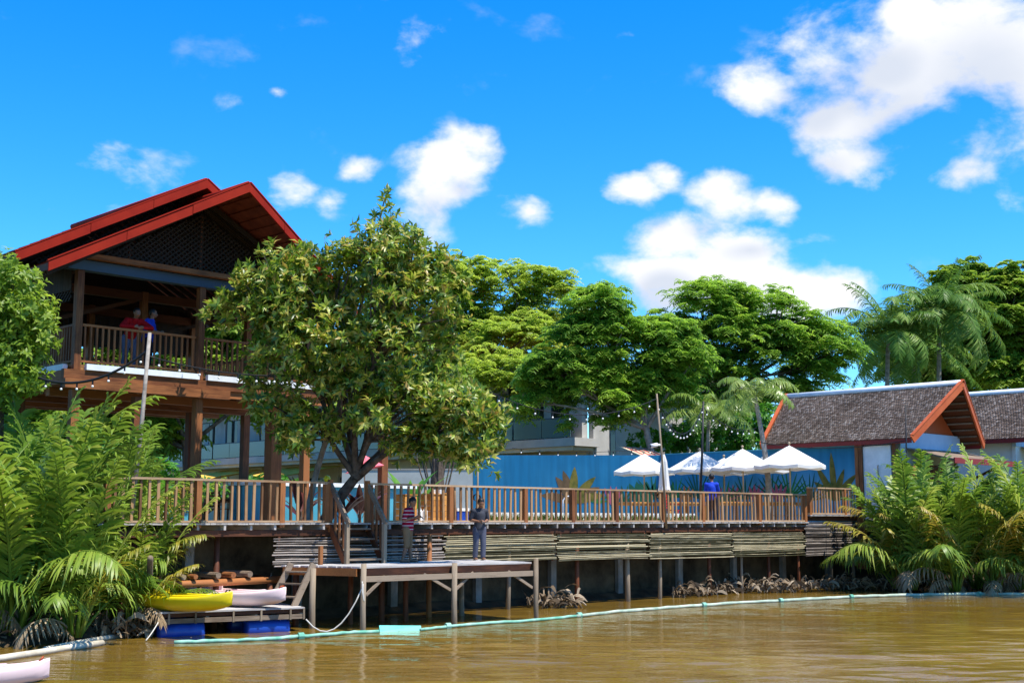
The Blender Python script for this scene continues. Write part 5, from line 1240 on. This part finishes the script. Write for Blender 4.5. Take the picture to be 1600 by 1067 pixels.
# ------------------------------------------------------------------ pontoon and kayaks
def pontoon():
    p0 = Vector((-7.17, 26.35, 0)); ang = math.atan2(1.62, 2.75); X = Vector((math.cos(ang), math.sin(ang), 0)); 
    t = thing('pontoon', 'small floating pontoon on blue drums at the foot of the ladder', 'pontoon', (p0.x, p0.y, 0), False, rotz=ang)
    q_ = lambda n, mb, m, sm=False: put(n, mb.mesh(n, smooth=sm), M[m], t)
    L, Wd, z = 3.2, 2.1, .50
    for i in range(15):
        y = i*Wd/15; q_('deck_plank', MB().box(-.04+rnd.uniform(-.03,.03), L+rnd.uniform(-.03,.03), y+.004, y+Wd/15-.004, z-.03, z+rnd.uniform(-.002,.003)), 'board_grey')
    q_('front_beam', MB().box(.02,L-.02,.01,.07,.265,.36), 'weathered'); q_('upper_beam', MB().box(.02,L-.02,.05,.1,.39,.465), 'darkwood'); q_('back_beam', MB().box(.02,L-.02,Wd-.08,Wd-.02,.26,.46), 'weathered')
    for x in (.04, 1.05, 2.1, L-.1): q_('cross_beam', MB().box(x,x+.06,.102,Wd-.1,.265,.465), 'weathered_y')
    for x in (.25, .8, 1.6, 2.2, 2.85, L-.05): q_('strut', MB().box(x-.02,x+.02,-.008,.008,.25,.48), 'weathered_z')
    for k, (x0, y0) in enumerate(((.1,.06),(1.95,.06),(.2,1.35),(2.0,1.35))):
        o = q_('drum', MB().tube([(x0,y0+.25,.07),(x0+.04,y0+.25,.07),(x0+.3,y0+.25,.07),(x0+.33,y0+.25,.07),(x0+.6,y0+.25,.07),(x0+.63,y0+.25,.07),(x0+.9,y0+.25,.07),(x0+.94,y0+.25,.07)], [.2,.235,.235,.245,.235,.245,.235,.2], 18), 'blue_drum', True)
pontoon()
def kayak(label, nose, tail, z, m, L, beam=.74, pitch=0):
    """sit-on-top hull lofted from cross sections; nose and tail are spots on the ground plane"""
    nose, tail = Vector(nose), Vector(tail); d = (nose-tail).normalized(); c = (nose-d*L/2)
    t = thing('kayak', label, 'kayak', (c.x, c.y, z), False, 'plastic kayaks', math.atan2(d.y, d.x))
    n = 26; V = []; F = []; k = 16
    for i in range(n+1):
        u = -1+2*i/n; fl = (1-abs(u)**3.2); hb = beam/2*max(.03, fl**.72); rock = .17*abs(u)**3.0; top = .30+.12*abs(u)**2.6
        keel = rock+.0; g = top
        well = max(0, 1-abs((u+.02)/.62)**6)                       # cockpit well
        prof = [(0,keel),(.45*hb,keel+.012),(.80*hb,keel+.06),(.97*hb,keel+.15),(1.0*hb,g-.05),(.985*hb,g-.006),(.93*hb,g+.012),(.84*hb,g),(.74*hb,g-.03-.10*well),(.4*hb,g+.02-.16*well),(0,g+.03-.17*well)]
        ring = [(y, zz) for y, zz in prof]+[(-y, zz) for y, zz in prof[-2:0:-1]]
        k = len(ring); V += [(u*L/2, y, zz) for y, zz in ring]
    for i in range(n):
        for j in range(k): F.append((i*k+j, i*k+(j+1)%k, (i+1)*k+(j+1)%k, (i+1)*k+j))
    F += [tuple(range(k))[::-1], tuple(n*k+j for j in range(k))]
    mb = MB(); mb.v = V; mb.f = [f[::-1] for f in F]
    me = mb.mesh('hull', smooth=True); put('hull', me, M[m], t)
    rim = MB(); q_ = []
    for i in range(33):
        a = 2*math.pi*i/32; q_.append((L*.30*math.cos(a)-.02, beam*.36*math.sin(a)*(1-.12*math.cos(a)), .325+.035*abs(math.cos(a))**3))
    rim.tube(q_, .022, 6, False); put('cockpit_rim', rim.mesh('cockpit_rim', smooth=True), M[m], t)
    put('seat_back', MB().box(-.62,-.55,-.2,.2,.2,.44).mesh('seat_back'), M[m], t)
    for s in (-1,1): put('grab_handle', MB().tube([(s*(L/2-.14),-.05,.41),(s*(L/2-.10),-.05,.46),(s*(L/2-.10),.05,.46),(s*(L/2-.14),.05,.41)], .014, 6).mesh('grab_handle', smooth=True), M['black'] if m != 'pink_plastic' else M['orange_paint'], t)
    return t
def gz(x, y, z): return atz(x, y, z)
n1 = gz(362, 957, .52); kayak('yellow kayak lying on the pontoon', (n1.x, n1.y, 0), (n1.x-2.0, n1.y+1.15, 0), .505, 'yellow_plastic', 2.7, .78)
n2 = gz(446, 949, .52); kayak('faded pink kayak lying behind the yellow one on the pontoon', (n2.x, n2.y, 0), (n2.x-2.2, n2.y+1.35, 0), .505, 'pink_plastic', 2.9, .76)
n3 = gz(77, 1052, .12); kayak('pale pink kayak floating in the bottom left corner', (n3.x, n3.y, 0), (n3.x-2.6, n3.y-.55, 0), -.10, 'pink_plastic', 2.9, .76)

# ------------------------------------------------------------------ floating boom, ropes
def boom():
    t = thing('floating_boom', 'long pale green floating boom line curving across the water', 'boom', (-6.4, 24.9, 0), False)
    pix = [(272,1003),(340,1001),(430,997),(480,993),(545,988),(592,986)]
    def seg(name, pl, r, m, z=.03):
        pts = []; 
        for (x, y) in pl: pts.append(atz(x, y, z))
        # resample smoothly
        out = []; 
        for i in range(len(pts)-1):
            for k in range(6): out.append(pts[i].lerp(pts[i+1], k/6)+Vector((0,0,rnd.uniform(-.008,.008))))
        out.append(pts[-1]); part(name, MB().tube(out, [r*rnd.uniform(.9,1.1) for _ in out], 8), M[m], t, True)
    seg('boom_tube', pix, .038, 'boom_green', .035)
    seg('boom_tube', [(657,983),(703,978),(765,973),(830,969),(900,962)], .036, 'boom_green', .035)
    seg('boom_tube', [(901,962),(965,955),(1030,950),(1100,945),(1160,941),(1220,938)], .045, 'boom_pale', .035)
    seg('boom_tube', [(1221,938),(1275,935),(1330,932),(1390,930),(1450,928.5),(1520,927.5),(1610,928)], .05, 'boom_pale', .035)
    a, b = atz(592,986,.0), atz(657,984,.0)
    d = (b-a).normalized(); n = Vector((-d.y, d.x, 0))
    part('boom_sleeve', MB().add([a-n*.09, b-n*.09, b-n*.02+Vector((0,0,.10)), a-n*.02+Vector((0,0,.13)), a+n*.09, b+n*.09], [(0,1,2,3),(3,2,5,4)]), M['boom_teal'], t)
    for (x, y) in ((470,993.5),(700,978),(905,961),(1100,945),(1220,938),(1330,932),(1530,927.5)):
        p = atz(x, y, .04); part('float_collar', MB().tube([p-Vector((.05,.03,0)), p+Vector((.05,.03,.0))], .075, 8), M['boom_green'], t)
    t2 = thing('floating_boom', 'dirty cream floating boom pipe along the left bank', 'boom', (-8, 23.5, 0), False)
    pl = [(-40,1034),(0,1028),(60,1019),(110,1011),(160,1004)]; pts = [atz(x, y, .05) for x, y in pl]
    part('boom_tube', MB().tube(pts, .06, 8), M['boom_dirty'], t2, True)
    p2 = [atz(x, y, .03) for x, y in ((70,1014),(120,1004),(160,997),(200,990))]
    part('boom_tube', MB().tube(p2, .05, 8), M['boom_dirty'], t2, True)
boom()
def rope(label, pts, r=.014, sag=0.0, m='rope'):
    pts = [Vector(p) for p in pts]; out = []
    for i in range(len(pts)-1):
        for k in range(8): t = k/8; out.append(pts[i].lerp(pts[i+1], t)-Vector((0,0,sag*4*t*(1-t))))
    out.append(pts[-1]); b = out[0]
    return single('rope', MB().tube(out, r, 6), M[m], label, 'rope', tuple(b), False, smooth=True)
rope('sagging pale rope from the pontoon corner to the landing stage post', [at(478,967,27.6), D(-4.66,-2.38,.95)], .016, .55)
rope('short knotted rope end hanging on the corner post of the landing stage', [D(-4.70,-2.40,1.05), D(-4.72,-2.44,.8), D(-4.66,-2.42,.62), D(-4.68,-2.4,1.0)], .014, .02)
rope('thin mooring rope from the pontoon into the palms', [at(247,972,26.1), at(228,1000,25.6)], .012, .02)
rope('thin line hanging beside the ladder', [at(424,895,30.5), at(416,930,29.3), at(415,945,29.0)], .010, .02)
single('mooring_stake', MB().tube([atz(231,1003,-.5), atz(230,1000,.0)+Vector((0,0,1.6))], [.07,.06], 9), M['weathered_z'], 'upright mooring stake between the palms and the pontoon', 'stake', tuple(atz(231,1003,-.5)), False, smooth=True)

# ------------------------------------------------------------------ heaps of dead palm fronds at the waterline
def heap(label, spots, n, seed):
    q_ = np.random.default_rng(seed); V = []; F = []; k = 0; mb = MB()
    c = np.array([list(s) for s in spots])
    for i in range(n):
        p = c[q_.integers(len(c))]+np.array([q_.normal(0,.22), q_.normal(0,.2), 0]); p[2] = abs(q_.normal(0,.17))+.03
        d = unit(np.array([q_.normal(), q_.normal()*.7, q_.normal()*.55])); L = q_.uniform(.15,.5); b = unit(q_.normal(size=3))
        pts = [Vector(p+d*L*(t-.5)+b*.10*L*4*t*(1-t)+np.array([0,0,.1*math.sin(3*t)])) for t in np.linspace(0,1,5)]
        for v in pts: v.z = max(v.z, -.03)
        if i % 3 == 0: mb.tube(pts, [.02,.025,.022,.018,.006], 5)
        else:
            s = Vector(unit(np.cross(d, q_.normal(size=3))))*q_.uniform(.02,.06); h = [.4,1,1,.8,.1]
            vs = []
            for v, hh in zip(pts, h): vs += [v-s*hh, v+s*hh]
            mb.add(vs, [(2*j,2*j+1,2*j+3,2*j+2) for j in range(4)])
    b = spots[0]; o = put('debris_heap', mb.mesh('debris_heap', b), M['debris']); o.location = b; tag(o, label, 'debris', 'heaps of dead fronds', 'stuff')
heap('heap of dead palm fronds at the waterline below the bamboo, right half', [atz(x, y, 0) for x, y in ((1070,933),(1100,931),(1130,928),(1160,926),(1190,926),(1215,925),(1240,925),(1265,924),(1290,922),(1310,921),(1145,922),(1170,920),(1330,920))], 620, 3)
heap('small heap of dead fronds beside the right post of the landing stage', [atz(x, y, 0) for x, y in ((845,950),(865,949),(885,949))], 120, 4)
heap('dead fronds and roots at the foot of the left palms', [atz(x, y, 0) for x, y in ((20,1005),(60,1000),(110,998),(150,996),(190,996),(225,994),(90,990),(40,998))], 330, 5)
heap('dead fronds and roots at the foot of the right palms', [atz(x, y, 0) for x, y in ((1360,922),(1400,922),(1440,921),(1480,922),(1520,921),(1560,922),(1600,922))], 330, 6)

def flotsam():
    n = 170; x = nr.uniform(-9, 14, n); y = 24.5+(x+9)*.62+nr.normal(0, 1.2, n); y = np.maximum(y, 19); P_ = np.stack([x, np.minimum(y, 40.5), np.full(n, .03)], 1)
    th = nr.uniform(0, 6.28, n); Dr = np.stack([np.cos(th), np.sin(th), np.zeros(n)], 1); N_ = np.tile([0,0,1.0], (n,1)); V, F = leaf_tris(P_, Dr, N_, nr.uniform(.05,.16,n), nr.uniform(.02,.06,n), .1, .05)
    o = put('floating_leaves', np_mesh('floating_leaves', V, F), M['debris']); tag(o, 'scattered dead leaves floating along the boom', 'leaves', kind='stuff')
flotsam()

# ------------------------------------------------------------------ poles, cables and light strings
def pole(label, foot, head, r, m): return single('light_pole', MB().tube([foot, foot.lerp(head,.5)+Vector((.02,0,0)), head], [r, r*.9, r*.75], 9), M[m], label, 'pole', tuple(foot), False, 'poles carrying the light strings', True)
PA0, PA1 = at(206, 800, 26.6), at(234, 520, 26.9); PB0, PB1 = D(8.62,-.16,2.1), at(1026, 615, 38.2); PC0, PC1 = at(1093, 800, 43), at(1099, 627, 43.2); PD0, PD1 = at(1416, 800, 43.4), at(1415, 632, 43.4); PE0, PE1 = at(744, 812, 46), at(747, 700, 46)
pole('crooked pale pole rising in front of the pavilion', PA0, PA1, .05, 'palebark'); pole('tall thin pole fixed to the railing beside the closed parasol', PB0, PB1, .036, 'weathered_z'); pole('black pole among the parasols', PC0, PC1, .045, 'black')
pole('thin dark aerial mast in front of the bungalow roof', PD0, PD1, .03, 'black'); pole('short grey pole with a coiled hose in front of the concrete wall', PE0, PE1, .035, 'umbrella_pole')
def string_lights(label, p, q_, sag, n, r=.012, bulbs=True, br=.028):
    p, q_ = Vector(p), Vector(q_); t = thing('light_string', label, 'light string', p, False, 'strings of bulbs'); pts = []
    for i in range(25): u = i/24; pts.append(p.lerp(q_, u)-Vector((0,0,sag*4*u*(1-u))))
    part('cable', MB().tube(pts, r, 5), M['black'], t, True)
    if bulbs:
        for i in range(n):
            u = (i+.5)/n; c = p.lerp(q_, u)-Vector((0,0,sag*4*u*(1-u)))
            part('socket', MB().tube([c, c-Vector((0,0,.10))], .02, 6), M['black'], t); part('bulb', MB().ball(c-Vector((0,0,.14)), br, n=8, m=6), M['bulb'], t, True)
    return t
string_lights('string of bulbs from the broadleaf tree to the tall railing pole', at(765, 612, 34), PB1-Vector((0,0,.15)), .55, 10)
string_lights('string of bulbs dipping from the tall railing pole to the black pole', PB1-Vector((0,0,.2)), PC1-Vector((0,0,.1)), 1.0, 14, br=.03)
string_lights('string of bulbs from the black pole to the slender palm', PC1-Vector((0,0,.2)), at(1183, 668, 47.3), .35, 9, br=.03)
string_lights('plain dark cable from the slender palm to the bungalow roof', at(1183, 690, 47.3), at(1415, 688, 43.4), .25, 0, bulbs=False, r=.014)
string_lights('black cable with bulbs from the left tree to the crooked pole', at(60, 590, 27.2), PA1-Vector((0,0,.35)), .35, 7, .03)
string_lights('thin cable with bulbs from the crooked pole across the pavilion to the tree', PA1-Vector((0,0,.5)), at(470, 586, 30), .15, 8, .018)
string_lights('string of bulbs in front of the hotel balcony', at(800, 700, 50), at(1030, 700, 50), .15, 8, .01, br=.028)
def camera_box():
    p = PB0.lerp(PB1, .62); t = thing('security_camera', 'small white security camera on the tall railing pole', 'camera', p, False)
    part('housing', MB().tube([p+Vector((-.1,-.08,.0)), p+Vector((-.3,-.12,-.04))], .06, 10), M['white_plastic'], t, True); part('bracket', MB().tube([p, p+Vector((-.1,-.08,0))], .03, 6), M['white_plastic'], t); part('lens', MB().tube([p+Vector((-.3,-.12,-.04)), p+Vector((-.32,-.124,-.044))], .04, 10), M['black'], t)
camera_box()
p = PE0.lerp(PE1, .35); mb = MB()
for k in range(3): mb.tube([p+Vector(((.10+.02*k)*math.cos(a), -.06-.02*k, .12*math.sin(a)-.1)) for a in np.linspace(0, 6.28, 17)], .014, 5, False)
single('hose_coil', mb, M['black'], 'coiled black hose hanging on the short grey pole', 'hose', tuple(p), False, smooth=True)
for k, x in enumerate((880, 896)):
    p0 = at(x, 812, 50)
    if k == 0: single('pool_ladder', MB().tube([p0+Vector((0,0,0)), p0+Vector((0,0,.75)), p0+Vector((.12,0,.9)), p0+Vector((.3,0,.92)), p0+Vector((.44,0,.8)), p0+Vector((.46,0,0))], .03, 8), M['white_plastic'], 'pale curved handrail of the pool behind the railing', 'handrail', tuple(p0), False, smooth=True)

# ------------------------------------------------------------------ people
dg = None
def capsule(mb, p, q_, r0, r1, n=12):
    p, q_ = Vector(p), Vector(q_); d = (q_-p); L = d.length; d = d/L if L > 1e-6 else Vector((0,0,1)); pts = []; rs = []
    for a in (80,50,20): pts.append(p-d*r0*math.sin(R(a))); rs.append(r0*math.cos(R(a)))
    for t in (0,.5,1): pts.append(p.lerp(q_,t)); rs.append(r0+(r1-r0)*t)
    for a in (20,50,80): pts.append(q_+d*r1*math.sin(R(a))); rs.append(r1*math.cos(R(a)))
    mb.tube(pts, rs, n)
def fuse(name, mb, m, parent, voxel=.014, it=4):
    """melt overlapping shapes into one continuous skin"""
    me = mb.mesh(name); o = bpy.data.objects.new(name, me); C.objects.link(o)
    r = o.modifiers.new('r', 'REMESH'); r.mode = 'VOXEL'; r.voxel_size = voxel
    s = o.modifiers.new('s', 'SMOOTH'); s.iterations = it; s.factor = .5
    d = bpy.context.evaluated_depsgraph_get(); d.update(); me2 = bpy.data.meshes.new_from_object(o.evaluated_get(d)); me2.name = name
    bpy.data.objects.remove(o); me2.shade_smooth(); me2.materials.clear(); me2.materials.append(m)
    return put(name, me2, None, parent)
def person(label, loc, rz, J, shirt, trousers, sleeve=.5, shorts=False, shoe='sandal', h=1.62, fold=None):
    """J: joints in a frame facing -Y, feet at z=0, for height 1.62"""
    t = thing('person', label, 'person', loc, False, rotz=rz); t.scale = (h/1.62,)*3
    V3 = lambda k: Vector(J[k])
    b = MB(); hip, ch, nk, hd = V3('hip'), V3('chest'), V3('neck'), V3('head')
    capsule(b, hip, hip.lerp(ch,.5), .115, .11); capsule(b, hip.lerp(ch,.5), ch, .11, .125); capsule(b, ch, nk, .11, .055); capsule(b, nk, hd-Vector((0,0,.06)), .052, .05)
    f = Vector(J.get('face', (0,-1,-.05))).normalized(); rt = f.cross(Vector((0,0,1))).normalized(); up = rt.cross(f)
    b.ball(hd, .078, .092, .108, 16, 12); capsule(b, hd+f*.045-up*.06, hd+f*.05-up*.035, .05, .055)
    capsule(b, hd+f*.085-up*.02, hd+f*.105-up*.03, .014, .018, 8)                        # nose
    for s in (-1,1): b.ball(hd+rt*s*.08-up*.01, .016, .028, .034, 8, 6)
    for s in ('l','r'):
        sh, el, wr, kn, an, hj = V3(s+'sh'), V3(s+'el'), V3(s+'wr'), V3(s+'kn'), V3(s+'an'), V3(s+'hip')
        capsule(b, ch+Vector((0,0,.05)), sh, .09, .062); capsule(b, sh, el, .052, .042); capsule(b, el, wr, .042, .027)
        hdv = (wr-el).normalized(); hd2 = Vector(J.get(s+'hand', hdv)).normalized(); pal = wr+hd2*.075; capsule(b, wr, pal, .026, .036)
        sd = hd2.cross(f); sd = sd.normalized() if sd.length > .1 else rt
        curl = Vector(J.get('curl', (0,-.3,-1))).normalized()
        for k in range(4):
            o = sd*(-.027+.018*k); L1 = (.036,.042,.04,.03)[k]; a1 = pal+o; a2 = a1+(hd2*.8+curl*.4).normalized()*L1; a3 = a2+(hd2*.3+curl*.9).normalized()*L1*.85
            capsule(b, a1, a2, .0105, .0100, 8); capsule(b, a2, a3, .0100, .0085, 8)
        sg = -1 if s == 'l' else 1; a1 = wr+hd2*.03+sd*(-.03); a2 = a1-sd*.022+hd2*.035; capsule(b, a1, a2, .013, .011, 8); capsule(b, a2, a2+hd2*.026+curl*.01, .011, .009, 8)
        capsule(b, hj, kn, .082, .056); capsule(b, kn, kn.lerp(an,.35), .053, .054); capsule(b, kn.lerp(an,.35), an, .054, .034)
        ft = Vector(J.get(s+'toe', (an.x, an.y-.16, .03))); capsule(b, an-Vector((0,-.035,.03)), ft, .036, .03)
    fuse('body', b, M['skin'], t, .0115, 3)
    c = MB(); capsule(c, hip+Vector((0,0,-.02)), hip.lerp(ch,.5), .150, .142, 16); capsule(c, hip.lerp(ch,.5), ch, .142, .148, 16); capsule(c, ch, nk-Vector((0,0,.045)), .13, .075, 16)
    for s in ('l','r'):
        sh, el, wr = V3(s+'sh'), V3(s+'el'), V3(s+'wr'); capsule(c, ch+Vector((0,0,.05)), sh, .105, .078)
        e = sh.lerp(el, min(1, sleeve*1.6)) if sleeve < .62 else el; capsule(c, sh, e, .072, .066)
        if sleeve >= .62: capsule(c, el, el.lerp(wr,.92), .062, .045)
    fuse('shirt', c, M[shirt], t, .013, 5)
    c = MB(); capsule(c, hip+Vector((0,0,.03)), hip-Vector((0,0,.05)), .138, .142, 16)
    for s in ('l','r'):
        hj, kn, an = V3(s+'hip'), V3(s+'kn'), V3(s+'an'); capsule(c, hj, kn, .105, .078)
        e = kn.lerp(an, .12 if shorts else .93); capsule(c, kn, e, .078, .068 if not shorts else .076)
    fuse('trousers', c, M[trousers], t, .013, 5)
    hcap = MB(); hcap.ball(hd+up*.022-f*.018, .088, .096, .103, 18, 12)
    keep = MB(); vs = [Vector(v) for v in hcap.v]; ok = [((v-hd).dot(f) < .045 or (v-hd).dot(up) > .055) and (v-hd).dot(up) > -.075+.06*max(0,(v-hd).dot(f)/.05) for v in vs]
    hcap.f = [fc for fc in hcap.f if all(ok[i] for i in fc)]
    put('hair', hcap.mesh('hair', smooth=True), M['hair'], t)
    eye = MB()
    for s in (-1,1): eye.ball(hd+f*.083+rt*s*.032+up*.008, .010, .008, .007, 8, 6)
    put('eyes', eye.mesh('eyes', smooth=True), M['black'], t); put('mouth', MB().bar(hd+f*.098-up*.062-rt*.02, hd+f*.098-up*.062+rt*.02, .008, .008).mesh('mouth'), M['shirt_red'], t)
    for s in ('l','r'):
        an = V3(s+'an'); ft = Vector(J.get(s+'toe', (an.x, an.y-.16, .03))); d = (ft-an); d.z = 0; d.normalize()
        c0 = Vector((an.x, an.y, .008)); put('sandal', MB().bar(c0-d*.06, c0+d*.20, .09, .016).mesh('sandal'), M[shoe], t)
    return t
STAND = dict(hip=(0,0,.84), chest=(0,.0,1.17), neck=(0,-.01,1.35), head=(0,-.03,1.50), lsh=(-.165,0,1.27), rsh=(.165,0,1.27), lel=(-.22,.03,1.02), rel=(.22,.03,1.02), lwr=(-.21,-.05,.80), rwr=(.21,-.05,.80),
             lhip=(-.085,0,.80), rhip=(.085,0,.80), lkn=(-.10,-.02,.44), rkn=(.10,-.02,.44), lan=(-.11,.03,.075), ran=(.11,.03,.075))
def pose(**k): d = dict(STAND); d.update(k); return d
P1 = D(-2.05, -.75, PZ+.006); P2 = D(.22, -.85, PZ+.006)
# standing with a phone, looking down at his hands
person('man in a red striped shirt and brown shorts on the landing stage looking down', P1, R(75), pose(chest=(0,-.03,1.17), neck=(0,-.07,1.34), head=(0,-.13,1.475), face=(.0,-.8,-.6), lsh=(-.165,-.03,1.26), rsh=(.165,-.03,1.26), lel=(-.215,.02,1.03), rel=(.215,.02,1.03), lwr=(-.06,-.25,1.10), rwr=(.08,-.24,1.08), lhand=(.5,-.6,.4), rhand=(-.5,-.6,.4), lkn=(-.12,-.03,.44), lan=(-.16,.06,.075), rkn=(.11,-.02,.44), ran=(.14,-.04,.075)), 'striped_shirt', 'khaki', .5, True, 'black', 1.56)
person('man in a dark shirt and grey trousers on the landing stage holding a phone', P2, R(20), pose(chest=(0,-.02,1.17), neck=(0,-.06,1.34), head=(0,-.12,1.475), face=(.05,-.8,-.6), lsh=(-.165,-.02,1.26), rsh=(.165,-.02,1.26), lel=(-.235,.03,1.03), rel=(.235,.03,1.03), lwr=(-.07,-.21,.99), rwr=(.07,-.22,.98), lhand=(.8,-.5,.1), rhand=(-.8,-.5,.1), lan=(-.10,.05,.075), ran=(.10,.0,.075)), 'shirt_dark', 'greytrouser', .5, False, 'sandal', 1.56)
P3 = at(1113, 812, 41.5); P3.z = 2.21
person('man in a blue shirt seen from behind on the terrace under the parasols', P3, R(165), pose(lel=(-.2,-.1,1.04), rel=(.2,-.1,1.04), lwr=(-.08,-.27,1.02), rwr=(.08,-.27,1.02)), 'shirt_blue', 'navy', .5, False, 'black', 1.62)
UF = 5.968
P4 = D(-6.62, 4.42, UF); P5 = D(-6.1, 4.55, UF)
person('man in a red long sleeved shirt leaning on the upper railing of the pavilion', P4, R(38), pose(hip=(0,.16,.86), chest=(0,-.08,1.12), neck=(0,-.2,1.25), head=(0,-.28,1.38), face=(.1,-1,-.25), lsh=(-.175,-.12,1.2), rsh=(.175,-.12,1.2), lel=(-.36,-.30,1.03), rel=(.36,-.30,1.03), lwr=(-.12,-.42,1.02), rwr=(.12,-.42,1.02), lhand=(1,-.1,0), rhand=(-1,-.1,0), lhip=(-.085,.15,.82), rhip=(.085,.15,.82), lkn=(-.10,.12,.45), rkn=(.10,.10,.45), lan=(-.11,.18,.075), ran=(.11,.16,.075)), 'shirt_red', 'denim', 1.0, False, 'black', 1.66)
person('man in a blue shirt standing beside the one in red on the upper floor', P5, R(95), pose(hip=(0,.03,.84), chest=(0,-.03,1.17), neck=(0,-.07,1.34), head=(0,-.10,1.49), lel=(-.24,-.06,1.04), rel=(.2,-.12,1.06), lwr=(-.16,-.3,1.0), rwr=(.1,-.32,1.0)), 'shirt_blue', 'navy', .5, False, 'black', 1.64)
for (lab, p, rz, w_) in (('dark phone in the hands of the man in the striped shirt', P1, R(75), (.02,-.36,1.10)), ('dark phone in the hands of the man in dark clothes', P2, R(20), (.0,-.28,.99))):
    v = Matrix.Rotation(rz, 4, 'Z') @ (Vector(w_)*1.56/1.62); o = put('phone', MB().box(-.035,.035,-.005,.005,-.065,.065).mesh('phone'), M['black']); o.location = p+v; o.rotation_euler = (R(-50),0,rz); tag(o, lab, 'phone', 'phones')
